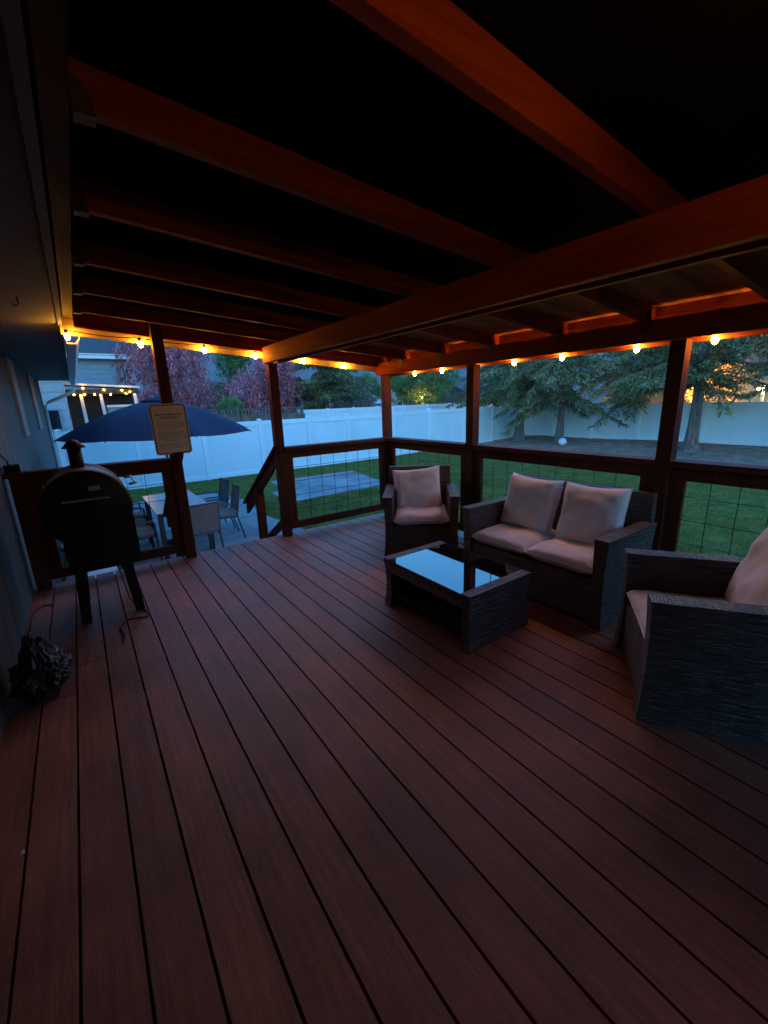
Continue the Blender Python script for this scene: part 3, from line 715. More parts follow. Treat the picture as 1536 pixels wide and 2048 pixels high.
# umbrella
UMB = mat('navy_canopy', (0.017, 0.018, 0.050), rough=.85, var=.06, vscale=4, bump=.1, bscale=200, trans=.08)
um = thing('patio_umbrella', 'open navy blue patio umbrella over the dining table', 'umbrella', (1.13, 7.8, PZ))
CZ = 1.86; RU = 1.45; n = 8
ap = Vector((0, 0, CZ+.56))
mb = MB(); rim = []
for i in range(n): 
    a = R_(360/n*i+8); rim.append(Vector((RU*math.cos(a), RU*math.sin(a), CZ)))
for i in range(n):
    a, b = rim[i], rim[(i+1)%n]; K = 8; L = []
    for j in range(K+1):
        t = j/K; row = []
        for q in range(5):
            s_ = q/4; p = ap.lerp(a.lerp(b, s_), t); p.z += .07*math.sin(t*math.pi) - .0*t; 
            p.z -= .05*math.sin(s_*math.pi)*t*t*.6; p += (Vector((0,0,0))-Vector((p.x,p.y,0)))*.05*math.sin(s_*math.pi)*t
            row.append(mb.bm.verts.new(p))
        L.append(row)
    for j in range(K):
        for q in range(4): 
            f = mb.bm.faces.new([L[j][q], L[j+1][q], L[j+1][q+1], L[j][q+1]]) ; f.smooth = True
bmesh.ops.remove_doubles(mb.bm, verts=mb.bm.verts, dist=1e-4)
mb.build('canopy', UMB, um)
MB().tube([(0, 0, 0), (0, 0, CZ+.6)], .02, 12).build('pole', CHM, um)
for i in range(n): 
    MB().tube([ap-Vector((0,0,.05)), ap.lerp(rim[i], .5)+Vector((0,0,.045)), rim[i]-Vector((0, 0, .012))], .008, 5).build('rib', CHM, um)
MB().lathe([(0, .03), (.05, .03), (.26, -.0), (.26, .02), (.05, .07), (0, .10)], (0, 0, CZ+.50+.0), 'z', 16).build('vent', UMB, um)
MB().lathe([(.24, 0), (.24, .05), (.05, .08), (.03, .3), (.0, .3)], (0, 0, 0), 'z', 20).build('base', BLACK, um)
# small things on the patio beside the steps
WB = thing('storage_tub', 'white plastic tub on the patio beneath the railing by the grill', 'tub', (-.09, 6.05, PZ))
MB().hexa([(-.16,-.2,0),(.16,-.2,0),(.16,.2,0),(-.16,.2,0),(-.18,-.22,.28),(.18,-.22,.28),(.18,.22,.28),(-.18,.22,.28)]).build('tub_body', WHITE, WB, bevel=.01)
MB().box(-.195, .195, -.235, .235, .281, .305).build('lid', WHITE, WB, bevel=.008)
TER = mat('grey_pot', (0.3, 0.29, 0.28), rough=.8, var=.2, vscale=10)
for lab, x, y, s_ in (('small grey flower pot by the house wall on the patio', -.30, 8.3, .16), ('taller grey flower pot beside the smaller one', -.32, 7.6, .22)):
    o = MB().lathe([(s_*.55, 0), (s_*.8, s_*1.3), (s_*.9, s_*1.3), (s_*.9, s_*1.55), (s_*.75, s_*1.55), (s_*.7, s_*1.3), (0, s_*1.25)], (0,0,0), 'z', 16).build('flower_pot', TER); o.location = (x, y, PZ); tag(o, lab, 'pot')

# ------------------------------------------------------------------ vinyl fence
def fence_run(pts, label, cat, zt=.96, group=None, hpost=.04, zoff=0, far_=False):
    t = thing('vinyl_fence', label, cat, (*pts[0], GZ), absolute=True, group=group)
    for i, (x, y) in enumerate(pts):
        zb = float(gz(x, y)) if not far_ else GZ
        MB().box(x-.0635, x+.0635, y-.0635, y+.0635, zb-.1, zt+hpost).build('post', VINYL, t, bevel=.006)
        if not far_: MB().hexa([(x-.075,y-.075,zt+hpost),(x+.075,y-.075,zt+hpost),(x+.075,y+.075,zt+hpost),(x-.075,y+.075,zt+hpost)]+[(x-.01,y-.01,zt+hpost+.035),(x+.01,y-.01,zt+hpost+.035),(x+.01,y+.01,zt+hpost+.035),(x-.01,y+.01,zt+hpost+.035)]).build('post_cap', VINYL, t)
        if i:
            x0, y0 = pts[i-1]; d = Vector((x-x0, y-y0, 0)); L = d.length; d.normalize(); s_ = Vector((x0, y0, 0))+d*.066; e = Vector((x, y, 0))-d*.066
            zb = (float(gz(x, y))+float(gz(x0, y0)))/2 if not far_ else GZ
            for z0, z1, w, nm in ((zt-.15, zt, .07, 'top_rail'), (zb+.01, zb+.15, .07, 'bottom_rail')):
                MB().bar(s_+Vector((0,0,(z0+z1)/2)), e+Vector((0,0,(z0+z1)/2)), w, z1-z0).build(nm, VINYL, t, bevel=.004)
            if far_:
                MB().bar(s_+Vector((0,0,(zb+zt)/2)), e+Vector((0,0,(zb+zt)/2)), .02, zt-zb-.3).build('panel', VINP, t); continue
            # tongue and groove pickets as one corrugated panel
            sd = Vector((-d.y, d.x, 0)); N = int((L-.13)/.152)+1; stp = (e-s_).length/N
            mb = MB(); base = []
            for q in range(N):
                a = q*stp
                base += [(a+.002, -.004), (a+.006, .0), (a+stp-.006, .0), (a+stp-.002, -.004)]
            za, zc = zb+.15, zt-.15
            for off in (1, -1):
                A = [mb.bm.verts.new(s_+d*u+sd*off*(.011+h)+Vector((0,0,za))) for u, h in base]; B = [mb.bm.verts.new(s_+d*u+sd*off*(.011+h)+Vector((0,0,zc))) for u, h in base]
                for q in range(len(A)-1): mb.bm.faces.new([A[q], A[q+1], B[q+1], B[q]])
            mb.build('panel', VINP, t)
    return t
ax = [-.45, 1.35, 3.2, 5.05, 6.85, 8.5, 10.25]
fence_run([(x, 14.35) for x in ax], 'white vinyl privacy fence at the far end behind the dining set', 'fence', zt=.93, group='white vinyl fences')
fence_run([(10.75, 14.45), (13.1, 14.8), (15.4, 14.85), (17.5, 14.9), (19.6, 14.95)], 'white vinyl privacy fence behind the lawn, between the corner post and the first spruce', 'fence', zt=.97, group='white vinyl fences')
fence_run([(19.9, y) for y in (14.8, 12.9, 10.9, 8.8, 6.4, 4.1, 1.8, -.5, -2.8)], 'white vinyl privacy fence behind the spruce trees on the dirt bed', 'fence', zt=.96, group='white vinyl fences')
fence_run([(9.6, 21.0), (11.25, 21.0), (12.9, 21), (14.55, 21), (16.6, 21.1), (18.6, 21.2), (20.7, 21.3), (23, 21.4), (26, 21.5)], "neighbour's white fence seen just above the near far-end fence", 'fence', zt=1.13, group='white vinyl fences', far_=True)
# neighbour's brown board fence
BF = mat('weathered_cedar', (0.16, 0.13, 0.115), rough=.85, var=.35, vscale=5, stretch=(8, 8, 1), objvar=.3)
bf = thing('board_fence', "neighbour's weathered brown board fence with lattice top behind the umbrella", 'fence', (7, 20, GZ), absolute=True)
x = 3.6
while x < 9.3:
    MB().box(x, x+.135, 20.0, 20.02, GZ, .97).build('board', BF, bf); x += .142
for x in (3.6, 4.5, 6.0, 7.5, 9.2): MB().box(x, x+.1, 19.9, 19.99, GZ, 1.42).build('post', BF, bf)
for z in (.98, 1.26): MB().box(3.6, 9.3, 19.97, 20.03, z, z+.05).build('rail', BF, bf)
x = 3.7
while x < 9.2: MB().box(x, x+.05, 19.985, 20.015, 1.032, 1.258).build('slat', BF, bf); x += .16

# ------------------------------------------------------------------ neighbour buildings
NB = mat('pale_blue_siding', (0.34, 0.40, 0.43), rough=.7, var=.06, vscale=3)
NB2 = mat('grey_blue_siding', (0.24, 0.31, 0.36), rough=.7, var=.06, vscale=3)
RF = mat('asphalt_shingles', (0.07, 0.075, 0.085), rough=.9, var=.25, vscale=9, bump=.4, bscale=40)
WIN = mat('window_glass', (0.01, 0.012, 0.016), rough=.08, ior=1.6)
def laps(t, x0, x1, y, z0, z1, h, m_, name='siding_board'):
    z = z0
    while z < z1:
        zz_ = min(z+h, z1)
        MB().hexa([(x0,y-.030,z),(x1,y-.030,z),(x1,y,z),(x0,y,z),(x0,y-.008,zz_),(x1,y-.008,zz_),(x1,y,zz_),(x0,y,zz_)]).build(name, m_, t); z += h
def windowp(t, x0, x1, y, z0, z1, fm=WHITE, fw=.06):
    f = MB(); f.box(x0-fw, x1+fw, y-.05, y-.031, z1, z1+fw); f.box(x0-fw, x1+fw, y-.05, y-.031, z0-fw, z0); f.box(x0-fw, x0, y-.05, y-.031, z0, z1); f.box(x1, x1+fw, y-.05, y-.031, z0, z1)
    f = f.build('window', fm, t); MB().box(x0, x1, y-.042, y-.034, z0, z1).build('pane', WIN, f, origin=t.location)
gar = thing('garage', "neighbour's pale blue sided garage just past the house corner", 'building', (-2, 17, GZ), absolute=True)
MB().box(-6, -.12, 16.0, 20, GZ, 2.75).build('wall', NB, gar)
laps(gar, -3.0, -.12, 15.999, .2, 2.74, .26, NB)
MB().hexa([(-6.2,15.6,2.75),(.1,15.6,2.75),(.1,20.3,2.75),(-6.2,20.3,2.75),(-6.2,17.5,3.9),(.1,17.5,3.9),(.1,18,3.9),(-6.2,18,3.9)]).build('roof', RF, gar)
windowp(gar, -.62, -.36, 15.99, .95, 1.5, NB2, .04)
pg = thing('covered_porch', "neighbour's dark covered porch with white posts above the umbrella", 'porch', (1, 20, GZ), absolute=True)
MB().hexa([(-.2,19.4,2.40),(2.25,19.4,2.25),(2.25,22,2.3),(-.2,22,2.45),(-.2,19.4,2.47),(2.25,19.4,2.32),(2.25,22,2.4),(-.2,22,2.52)]).build('roof_edge', WHITE, pg)
MB().box(-.15, 2.2, 19.5, 21.9, 2.05, 2.22).build('ceiling', BLACK, pg)
MB().box(-.15, 2.25, 21.9, 22, GZ, 2.22).build('back_wall', INNER, pg)
for a, b in (((.32, 1.62), (.36, GZ)), ((.93, 1.95), (1.02, GZ)), ((2.05, 2.2), (2.06, GZ))): MB().hexa([(b[0]-.06,19.45,b[1]),(b[0]+.06,19.45,b[1]),(b[0]+.06,19.57,b[1]),(b[0]-.06,19.57,b[1]),(a[0]-.05,19.45,2.05),(a[0]+.05,19.45,2.05),(a[0]+.05,19.57,2.05),(a[0]-.05,19.57,2.05)]).build('post', WHITE, pg)
MB().box(1.06, 2.0, 19.47, 19.53, 1.56, 1.64).build('rail', WHITE, pg)
MB().box(1.06, 2.0, 19.49, 19.51, .7, 1.559).build('screen_panel', NB2, pg)
MB().box(.40, .95, 19.47, 19.53, .66, .74).build('rail', WHITE, pg)
psl = thing('string_light', "two rows of small warm bulbs under the neighbour's porch roof", 'string light', (1, 19.4, 2.1), absolute=True)
def farstring(parent, P_, r=.045, m_=BULBFAR, cordr=.008):
    for p in P_: 
        MB().lathe([(.0005, r), (r*.7, r*.7), (r, 0), (r*.7, -r*.7), (.0005, -r)], p, 'z', 8).build('bulb', m_, parent)
farstring(psl, [(.117,19.35,2.03),(.419,19.35,2.26),(.435,19.35,2.03),(.742,19.35,2.03),(1.062,19.35,2.20),(1.248,19.35,2.02),(1.634,19.35,2.17),(1.745,19.35,2.05),(1.891,19.35,2.11)], .027)
MB().tube([(.0, 19.36, 2.1), (.43, 19.36, 2.09), (.74, 19.36, 2.08), (1.25, 19.36, 2.07), (1.75, 19.36, 2.1), (1.9, 19.36, 2.15)], .006, 5).build('cord', RUBBER, psl)
hs = thing('neighbour_house', 'grey blue two storey house with white gutter beyond the garage', 'house', (0, 27, GZ), absolute=True)
MB().box(-6, 2.35, 25.05, 34, GZ, 3.80).build('wall', NB2, hs)
laps(hs, -1.0, 2.35, 25.049, 1.6, 3.78, .22, NB2)
MB().box(-6.3, 2.85, 24.62, 24.74, 3.80, 3.94).build('gutter', WHITE, hs, bevel=.02)
MB().box(-6.3, 2.85, 24.745, 25.05, 3.80, 3.84).build('soffit', WHITE, hs)
MB().box(-6.3, 2.85, 24.742, 24.76, 3.85, 4.03).build('fascia', WHITE, hs)
MB().hexa([(-6.3,24.70,3.96),(2.85,24.70,3.96),(2.85,34.4,3.9),(-6.3,34.4,3.9),(-6.3,29.4,6.6),(2.85,29.4,6.6),(2.85,29.6,6.6),(-6.3,29.6,6.6)]).build('roof', RF, hs)
MB().tube([(2.6, 24.7, 3.82), (2.6, 24.8, 3.6), (2.3, 25.0, 3.4), (2.3, 25.0, GZ)], .05, 8).build('downspout', WHITE, hs)
# beige gabled shed
BG = mat('beige_stucco', (0.42, 0.36, 0.30), rough=.9, var=.08, vscale=6)
sh = thing('beige_building', 'beige gabled building behind the dark spruce', 'building', (11.2, 26, GZ), absolute=True)
MB().prism([(9.75, GZ), (12.9, GZ), (12.9, 1.75), (11.3, 2.85), (9.75, 1.95)], 'y', 24.6, 30).build('wall', BG, sh)
MB().prism([(9.55, 1.80), (11.3, 2.86), (13.1, 1.60), (13.1, 1.72), (11.3, 3.0), (9.55, 1.93)], 'y', 24.4, 30.2).build('roof', RF, sh)
# small far houses
def farhouse(name, label, x0, x1, y0, y1, h, rh, wm, rm, wins=()):
    t = thing(name, label, 'house', ((x0+x1)/2, (y0+y1)/2, GZ), absolute=True)
    MB().box(x0, x1, y0, y1, GZ, h).build('wall', wm, t)
    ym = (y0+y1)/2
    MB().prism([(y0-.4, h), (ym, h+rh), (y1+.4, h), (y1+.4, h+.12), (ym, h+rh+.14), (y0-.4, h+.12)], 'x', x0-.4, x1+.4).build('roof', rm, t)
    g_ = MB().prism([(y0, h), (y1, h), (ym, h+rh)], 'x', x0+.01, x1-.01).build('gable', wm, t)
    for a, b, c, d in wins: windowp(t, a, b, y0+.02, c, d)
    return t
BR = mat('brown_siding', (0.13, 0.095, 0.085), rough=.8, var=.1, vscale=4)
LR = mat('pale_metal_roof', (0.42, 0.48, 0.52), rough=.5, var=.05, vscale=2)
farhouse('far_house', 'low house with pale metal roof left of the corner post', 24.5, 28.3, 40, 46, 1.15, 1.3, NB, LR, [(25.0, 25.7, .2, .8)])
farhouse('far_house', 'low dark brown house with one small square window right of the corner post', 29.5, 37.5, 40, 47, 1.5, 1.5, BR, RF, [(30.55, 31.25, .95, 1.5)])
farhouse('far_house', 'dark house with white framed window behind the left spruce', 27.5, 34, 26.5, 33, 1.9, 1.4, BR, RF, [(28.6, 29.5, .8, 1.6), (31, 31.5, .8, 1.6)])
# lit house behind the right fence
LIT = mat('ochre_siding', (0.52, 0.34, 0.15), rough=.85, var=.1, vscale=5)
lh = thing('lamp_lit_house', 'ochre house lit by warm porch lamps behind the thick spruce trunk', 'house', (28, 7.9, GZ), absolute=True)
MB().box(25.6, 33, 7.4, 9.5, GZ, 2.6).build('wall', LIT, lh)
MB().hexa([(24.9,6.9,2.6),(33,6.9,2.6),(33,10,2.6),(24.9,10,2.6),(26.5,6.9,3.8),(33,6.9,3.8),(33,10,3.8),(26.5,10,3.8)]).build('roof', RF, lh)
for y in (7.5, 7.95, 8.5, 9.1): MB().box(25.52, 25.598, y, y+.07, GZ, 2.59).build('batten', LIT, lh)
bf2 = thing('board_fence', 'brown board fence glowing in the lamp light, left of the thick post', 'fence', (25, 10.5, GZ), absolute=True)
y = 9.7
while y < 13.0: MB().box(24.6, 24.63, y, y+.14, GZ, 1.27).build('board', LIT, bf2); y += .15
LAMP = mat('lit_porch_lamp', (1, .7, .3), emit=(1, .50, .12), estr=130)
for lab, p, r in (('glowing porch lamp behind the fence, left of the thick spruce trunk', (24.9, 9.08, 1.46), .055), ('glowing lamp at the right edge, left one of the pair on the pole', (25.0, 6.2, 1.39), .06), ('glowing lamp at the right edge, right one of the pair on the pole', (25.0, 5.82, 1.40), .06),
                  ('warm lamp shining through the green leafy tree', (22.3, 25.9, 1.63), .06), ('warm lamp shining between the two left spruces', (24.0, 15.68, 1.41), .06), ('porch lamp hidden in the boughs before the ochre house', (24.9, 8.2, 2.25), .05)):
    t = thing('porch_lamp', lab, 'lamp', p, group='warm lamps beyond the fences')
    MB().lathe([(.0005, r), (r*.75, r*.65), (r, 0), (r*.75, -r*.65), (.0005, -r)], (0,0,0), 'z', 10).build('bulb', LAMP, t)
    MB().lathe([(r*.9, r*.75), (r*.5, r*1.3), (0, r*1.4)], (0,0,0), 'z', 10).build('shade', BLACK, t)
    if p[0] > 24.85 and p[1] < 6.5: pass
lp = MB(); lp.tube([(25.0, 6.0, GZ), (25.0, 6.02, 1.35), (25.0, 6.03, 1.62)], .05, 8); o = lp.build('lamp_pole', WHITE); tag(o, 'slim white pole between two glowing lamps at the right edge', 'pole')

# ------------------------------------------------------------------ plants
def quads(P0, D, Wd, L, w, taper=.25):
    """leaf blades: start P0, direction D, side Wd, length L, width w -> pointed quads (kite)"""
    a = P0; c = P0 + D*L[:, None]; mid = P0 + D*(L*.42)[:, None]
    b = mid + Wd*(w/2)[:, None]; d = mid - Wd*(w/2)[:, None]
    V = np.stack([a, b, c, d], 1).reshape(-1, 3); F = np.arange(len(V)).reshape(-1, 4); return V, F
def unit(v): return v/np.linalg.norm(v, axis=1, keepdims=True).clip(1e-9)
def leafmat(name, c1, c2, isl=.45, tr=.25):
    return mat(name, c1, rough=.65, col2=c2, vscale=1.1, island=isl, trans=tr, detail=6)
BARK = mat('bark', (0.22, 0.18, 0.155), rough=.95, col2=(0.07, 0.056, 0.05), vscale=4, stretch=(3, 3, .6), bump=1.0, bscale=9, bstretch=(3, 3, .8), detail=8)
NEED = leafmat('spruce_needles', (0.34, 0.37, 0.15), (0.05, 0.07, 0.03), .8, .35)
NEED2 = leafmat('blue_spruce_needles', (0.28, 0.25, 0.21), (0.13, 0.13, 0.12), .6, .45)
PURP = leafmat('purple_leaves', (0.85, 0.30, 0.36), (0.28, 0.10, 0.12), .65, .4)
GREEN = leafmat('bright_green_leaves', (0.13, 0.27, 0.055), (0.05, 0.12, 0.03), .55)
LGREEN = leafmat('pale_green_leaves', (0.20, 0.36, 0.12), (0.09, 0.18, 0.06), .5)

def cloud_tree(name, label, cat, base, lobes, n, leafL, leafW, m_, seed, droop=.3, strand=0, trunk_r=.12, group=None, shell=.55):
    r = np.random.default_rng(seed); t = thing(name, label, cat, (*base, GZ), group=group); bx_, by_ = base
    Vs = []; 
    vol = np.array([l[3]*l[4]*l[5] for l in lobes]); cnt = (n*vol/vol.sum()).astype(int)
    for (cx, cy, cz, rx, ry, rz), k in zip(lobes, cnt):
        K = max(6, int(k/(45 if not strand else 26))); u = unit(r.normal(size=(K, 3))); rad = shell + (1-shell)*r.random(K)**.6
        cc = u*rad[:, None]*np.array([rx, ry, rz])*(1+.22*r.normal(size=(K, 1))*.6)
        cc += np.array([cx, cy, cz]); cl = r.integers(0, K, k)
        sp = .11+.06*r.random(K); P0 = cc[cl] + r.normal(size=(k, 3))*(np.array([rx, ry, rz]).mean()*sp[cl])[:, None]
        D = unit(P0-np.array([cx, cy, cz]))*.5 + r.normal(size=(k, 3))*.6; D[:, 2] -= droop; D = unit(D)
        if strand:   # hanging strands: line leaves below each cluster point
            tt = r.random(k); P0 = cc[cl] + r.normal(size=(k, 3))*.05
            out = unit(cc-np.array([cx, cy, cz]))[cl]; ln = (strand*(.6+.8*r.random(K)))[cl]
            P0 += out*(ln*.45*tt)[:, None]; P0[:, 2] += ln*(.25*tt-1.15*tt**2)
            D = out*(1-tt)[:, None]*.8 + r.normal(size=(k, 3))*.42; D[:, 2] -= .3+1.2*tt; D = unit(D)
        Wd = unit(np.cross(D, r.normal(size=(k, 3)))); L = leafL*r.uniform(.6, 1.3, k); w = leafW*r.uniform(.7, 1.2, k)
        Vs.append(quads(P0, D, Wd, L, w)[0])
    V = np.concatenate(Vs) - np.array([bx_, by_, GZ]); V = V[:].reshape(-1, 4, 3); V = V[V[:, :, 2].min(1) > .05].reshape(-1, 3)
    pymesh('crown', V, np.arange(len(V)).reshape(-1, 4), m_, t)
    mb = MB(); hb = min(l[2]-l[5]*.3 for l in lobes)-GZ
    mb.tube([(0,0,-.1), (.03,.02,hb*.5), (0,0,max(hb, .4)), (.05,0,max(hb,.4)+.8)], [trunk_r*1.3, trunk_r, trunk_r*.85, trunk_r*.5], 9)
    for l in lobes[:6]:
        e = Vector((l[0]-bx_, l[1]-by_, l[2]-GZ)); s_ = Vector((0, 0, max(hb, .4)*.85)); mid = s_.lerp(e, .5)+Vector((0,0,.15))
        mb.tube([s_, mid, e], [trunk_r*.5, trunk_r*.33, trunk_r*.12], 6)
    mb.build('trunk', BARK, t); return t
cloud_tree('purple_leaf_tree', 'purple leaved tree behind the umbrella, left one of the two', 'tree', (4.1, 24.5),
    [(3.4,24.5,3.0,1.1,1.2,1.4),(4.6,24.4,3.2,1.3,1.3,1.5),(5.2,24.5,2.3,.9,1.2,1.2),(3.9,24.2,1.7,1.3,1.2,1.0),(4.1,24.6,4.5,1.7,1.3,1.2),(2.6,24.5,3.9,.6,.7,.5),(2.7,24.3,2.0,.5,.7,.35)], 20000, .18, .06, PURP, 11, droop=1.1, strand=.8, group='purple leaved trees')
cloud_tree('purple_leaf_tree', 'purple leaved tree beside the brown board fence, right one of the two', 'tree', (8.9, 24.0),
    [(8.9,24.0,2.8,1.2,1.1,1.2),(9.8,24.1,2.1,1.0,1.1,1.2),(7.8,24,2.2,1.0,1.0,.9),(8.9,23.8,1.3,1.4,1.0,.9),(9.7,24,3.4,.9,1,.7),(9.9,23.8,.8,.8,.8,.8),(10.3,24.2,3.2,.8,.8,.9)], 19000, .18, .06, PURP, 12, droop=1.1, strand=.8, group='purple leaved trees')
cloud_tree('poplar_tree', 'tall green tree rising between the two purple trees', 'tree', (8.9, 30), [(8.9,30,4.4,.85,.9,1.5),(9.2,30,6,.8,.9,1.6),(9.6,30,5,.7,.8,1.2)], 9000, .15, .09, GREEN, 13)
cloud_tree('round_bush', 'small bright green bush above the brown fence', 'bush', (6.55, 22.8), [(6.55,22.8,1.45,.55,.5,.42),(6.9,22.8,1.25,.4,.4,.35)], 4200, .08, .05, LGREEN, 14, trunk_r=.03)
cloud_tree('dark_shrub', 'dark green shrub mass between the purple trees', 'bush', (7.0, 26.5), [(6.6,26.5,1.9,.8,.8,.8),(7.3,26.5,2.3,.6,.8,.6)], 3500, .14, .06, NEED, 15, trunk_r=.05)
cloud_tree('blue_grey_shrub', 'blue grey dense shrub beside the dark spruce', 'tree', (13.7, 22.4), [(13.5,22.4,1.5,1.2,1.0,.95),(14.2,22.4,1.2,1.0,.9,.85),(13.4,22.4,2.15,.75,.8,.5),(12.8,22.4,1.5,.6,.7,.65)], 15000, .11, .04, NEED2, 16)
cloud_tree('pale_green_tree', 'light green tree left of the corner post', 'tree', (22.5, 34), [(22.5,34,2.9,1.0,1,.9),(23.2,34,2.2,.9,.9,.8),(22.2,34,2.1,.7,.8,.6)], 5000, .16, .1, LGREEN, 17)
cloud_tree('leafy_tree', 'bright green leafy tree behind the fence, right of the corner post', 'tree', (22.9, 27.3),
    [(22.4,28.5,3.0,1.3,1.2,1.1),(21.9,27.6,2.3,1.2,1.2,.8),(23.1,26.9,2.6,1.4,1.3,1.3),(22.6,25.6,2.0,1.2,1.2,1.0),(23.7,25.5,3.1,1.4,1.3,1.1),(21.6,29.0,3.4,.8,.8,.7),(22.5,24.6,1.6,.9,.9,.7)], 26000, .13, .08, GREEN, 18)
cloud_tree('flowering_shrub', 'pale flowering shrub left of the corner post above the white fence', 'bush', (18.2, 24.6), [(18.0,24.6,1.5,.5,.5,.6),(18.5,24.6,1.2,.4,.4,.4)], 1500, .1, .07, mat('pale_blossom', (.5,.48,.42), island=.5), 19, trunk_r=.03)

def spruce(label, base, H, cb, maxL, tr, seed, n_low, n_high, m_=NEED, zfocus=4.9, bl=.16, bw=.036, droopk=.32, az=None, trunk_flare=1.6, group='spruces along the right fence', lean=0):
    r = np.random.default_rng(seed); zb = float(gz(*base)) if base[0] < 21 and base[1] < 17 else GZ
    t = thing('spruce_tree', label, 'tree', (*base, zb), group=group)
    mb = MB(); hs_ = [0, .12, .35, .8, 1.6, 3, H*.6, H]; fl = [trunk_flare*1.25, trunk_flare, 1.18, 1.0, .9, .8, .4, .05]
    # ribbed trunk
    n = 16; rings = []
    for h, k in zip(hs_, fl):
        ring = []
        for q in range(n):
            a = 2*math.pi*q/n; rr = tr*k*(1+.10*math.sin(a*5+seed)*(k > 1.1)*(k) + .05*mnoise.noise(Vector((math.cos(a)*2, math.sin(a)*2, h*3+seed))))
            ring.append(mb.bm.verts.new((rr*math.cos(a)+lean*h, rr*math.sin(a), h-.05)))
        rings.append(ring)
    for i in range(len(rings)-1):
        for q in range(n): f = mb.bm.faces.new([rings[i][q], rings[i][(q+1)%n], rings[i+1][(q+1)%n], rings[i+1][q]]); f.smooth = True
    mb.build('trunk', BARK, t)
    P0s, Ds, Ls, Ws = [], [], [], []; br = MB()
    n_high = int(n_high*SPRUCE_TOP); n_in = 28; nb = n_low+n_high+n_in
    for b in range(nb):
        z0 = (cb + (zfocus-cb)*r.random()**.9) if b < n_low or b >= n_low+n_high else (zfocus + (H-zfocus)*r.random()**1.3*.97)
        z0 -= 0
        a = r.uniform(0, 2*np.pi) if az is None else r.uniform(*az)
        L = maxL*(1-(max(0, z0-cb)/(H-cb))**1.1)*r.uniform(.6, 1.08)*(.75 if z0 < cb+.35 else 1)+.25
        if b >= n_low+n_high: z0 = r.uniform(cb, zfocus); L = r.uniform(.6, 1.3)
        d = np.array([math.cos(a), math.sin(a), 0]); side = np.array([-d[1], d[0], 0])
        K = max(4, int(L/.10)); s_ = np.linspace(.06, 1, K)
        curve = r.normal(0, .12)
        pth = np.outer(s_*L, d) + np.outer(curve*(s_**2)*L, side)
        up_ = r.uniform(.0, .25)
        pth[:, 2] = z0 - zb*0 + s_*L*up_ - droopk*L*s_**1.7*r.uniform(.8, 1.3) + .10*L*np.maximum(0, s_-.75)
        if b < n_low+10: 
            ii = np.linspace(0, K-1, min(K, 6)).astype(int); br.tube([(0, 0, z0-.05)]+[tuple(pth[i]) for i in ii], [.028*L/2.5+.006]+[.022*(1-j/7)*L/2.5+.003 for j in range(len(ii))], 5, cap=False)
        # twigs
        M_ = 2*K; idx = np.repeat(np.arange(K), 2); sgn = np.tile([-1., 1.], K)
        tl_ = (.50*(1-.65*s_[idx])+.10)*r.uniform(.6, 1.2, M_)*min(1.0, L/2)
        td = d[None]*(.55+.3*s_[idx])[:, None] + side[None]*(sgn*r.uniform(.6, 1.1, M_))[:, None]; td[:, 2] = -r.uniform(.15, .75, M_); td = unit(td)
        Q = 11
        for q in range(Q):
            fr = (q+.4)/Q; p = pth[idx] + td*(tl_*fr)[:, None] + r.normal(0, .02, (M_, 3))
            p[:, 2] -= .25*tl_*fr**2
            dd = td*.8 + r.normal(0, .25, (M_, 3)); dd[:, 2] -= .55*r.random(M_); dd = unit(dd)
            P0s.append(p); Ds.append(dd); Ls.append(bl*r.uniform(.7, 1.4, M_)*(1-.3*fr)); Ws.append(bw*r.uniform(.7, 1.4, M_))
    P0 = np.concatenate(P0s); D = np.concatenate(Ds); L = np.concatenate(Ls); w = np.concatenate(Ws)
    Wd = unit(np.cross(D, np.array([0, 0, 1.])+r.normal(size=D.shape)*.55))
    V, F = quads(P0, D, Wd, L, w)
    pymesh('crown', V, F, m_, t)
    if len(br.bm.verts): br.build('branches', BARK, t)['kind'] = 'stuff'
    else: br.bm.free()
    return t
spruce('dark spruce with a short bare trunk before the beige building', (12.4, 23.3), 9, 1.7, 3.15, .22, 21, 84, 40, group=None, m_=NEED, bl=.19, bw=.042, droopk=.26, zfocus=6.4)
spruce('spruce with the leftmost bare trunk on the dirt bed', (18.0, 13.55), 13, 1.85, 3.0, .21, 22, 40, 60, droopk=.42)
spruce('slim trunked spruce just behind the pale ball', (18.0, 11.33), 12, 1.85, 3.2, .15, 23, 48, 60, droopk=.50)
spruce('thick trunked spruce right of the thick deck post', (18.0, 6.1), 14, 2.1, 3.4, .185, 24, 44, 60, droopk=.35, trunk_flare=1.9)
spruce('spruce whose boughs fill the gap between the slim trunk and the thick post', (20.8, 9.3), 13, 1.9, 3.3, .2, 25, 48, 50, droopk=.45, group='spruces along the right fence')
spruce('spruce standing past the left end of the dirt bed behind the fence', (21.0, 17.6), 13, 2.1, 3.6, .25, 26, 44, 50, droopk=.42)
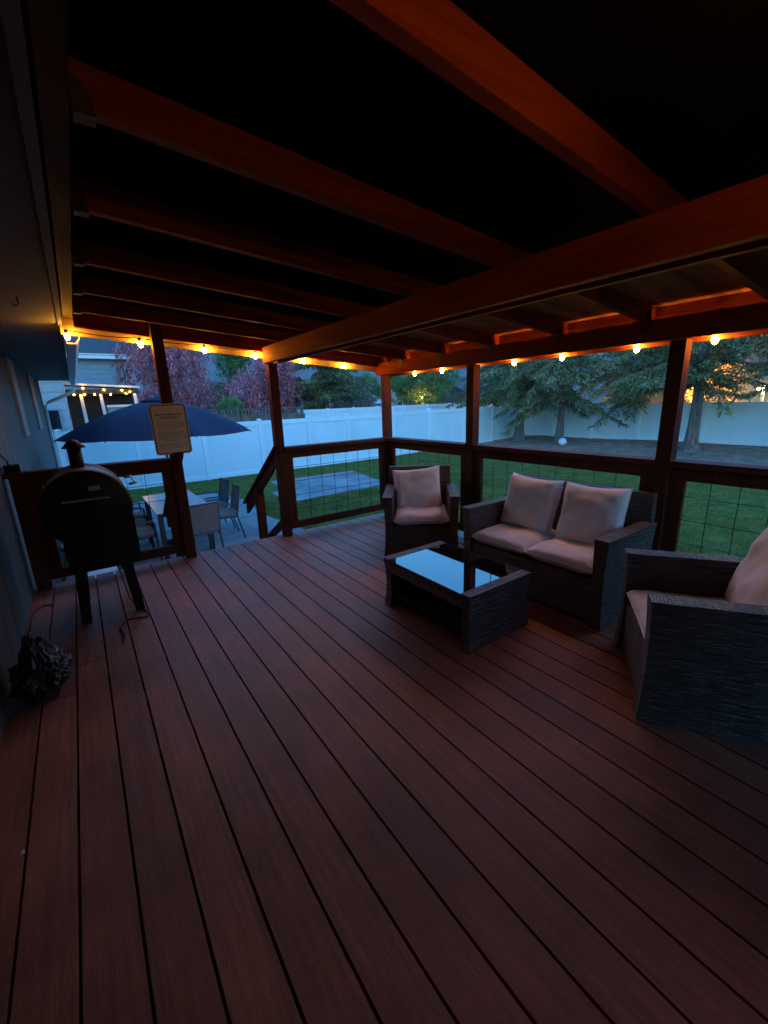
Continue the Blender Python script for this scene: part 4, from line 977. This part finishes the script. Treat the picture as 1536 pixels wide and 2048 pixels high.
spruce('spruce beyond the right edge of the photo', (19.0, 2.6), 13, 2.2, 3.8, .25, 27, 42, 50, droopk=.35)
spruce('tall spruce behind the ochre house', (27.5, 13.2), 14, 1.9, 3.8, .25, 28, 40, 50, droopk=.4)

# ball on the dirt
ball = MB(); bmesh.ops.create_uvsphere(ball.bm, u_segments=24, v_segments=14, radius=.17)
for f in ball.bm.faces: f.smooth = True
o = ball.build('play_ball', mat('pale_ball', (.55, .68, .78), rough=.35, var=.2, vscale=3)); o.location = (17.0, 10.55, float(gz(17.0, 10.55))+.17)
tag(o, 'pale blue ball lying on the dirt near the slim trunk', 'ball')
# litter and stones on the dirt bed
r = np.random.default_rng(5); Vs = []
n = 5000; x = r.uniform(14.4, 19.8, n); y = r.uniform(-1, 14.6, n); z = gz(x, y)+.02
D = unit(np.stack([r.normal(size=n), r.normal(size=n), r.normal(size=n)*.15], 1)); Wd = unit(np.cross(D, np.array([0, 0, 1.])+r.normal(size=(n, 3))*.3))
V, F = quads(np.stack([x, y, z], 1), D, Wd, r.uniform(.04, .16, n), r.uniform(.01, .04, n))
o = pymesh('leaf_litter', V, F, mat('dry_litter', (.22, .17, .13), island=.6, rough=.95)); tag(o, 'dry twigs and litter scattered on the dirt bed', 'litter', kind='stuff')
# air between here and the mountainside
mb = MB(); mb.box(-860, 880, -870, 870, GZ-1.5, 190)
hz = mb.build('haze', BLACK); hz['kind'] = 'stuff'; hz['label'] = 'thin blue dusk haze in the air before the mountainside'; hz['category'] = 'haze'
HZ = bpy.data.materials.new('haze'); HZ.use_nodes = True; hn = HZ.node_tree.nodes; hn.remove(hn['Principled BSDF'])
pv = hn.new('ShaderNodeVolumePrincipled'); pv.inputs['Density'].default_value = HAZE; pv.inputs['Color'].default_value = (.75, .85, 1, 1); pv.inputs['Anisotropy'].default_value = 0.0
HZ.node_tree.links.new(pv.outputs[0], hn['Material Output'].inputs['Volume'])
hz.data.materials.clear(); hz.data.materials.append(HZ)
for o in bpy.data.objects:
    if '_abs' in o: del o['_abs']
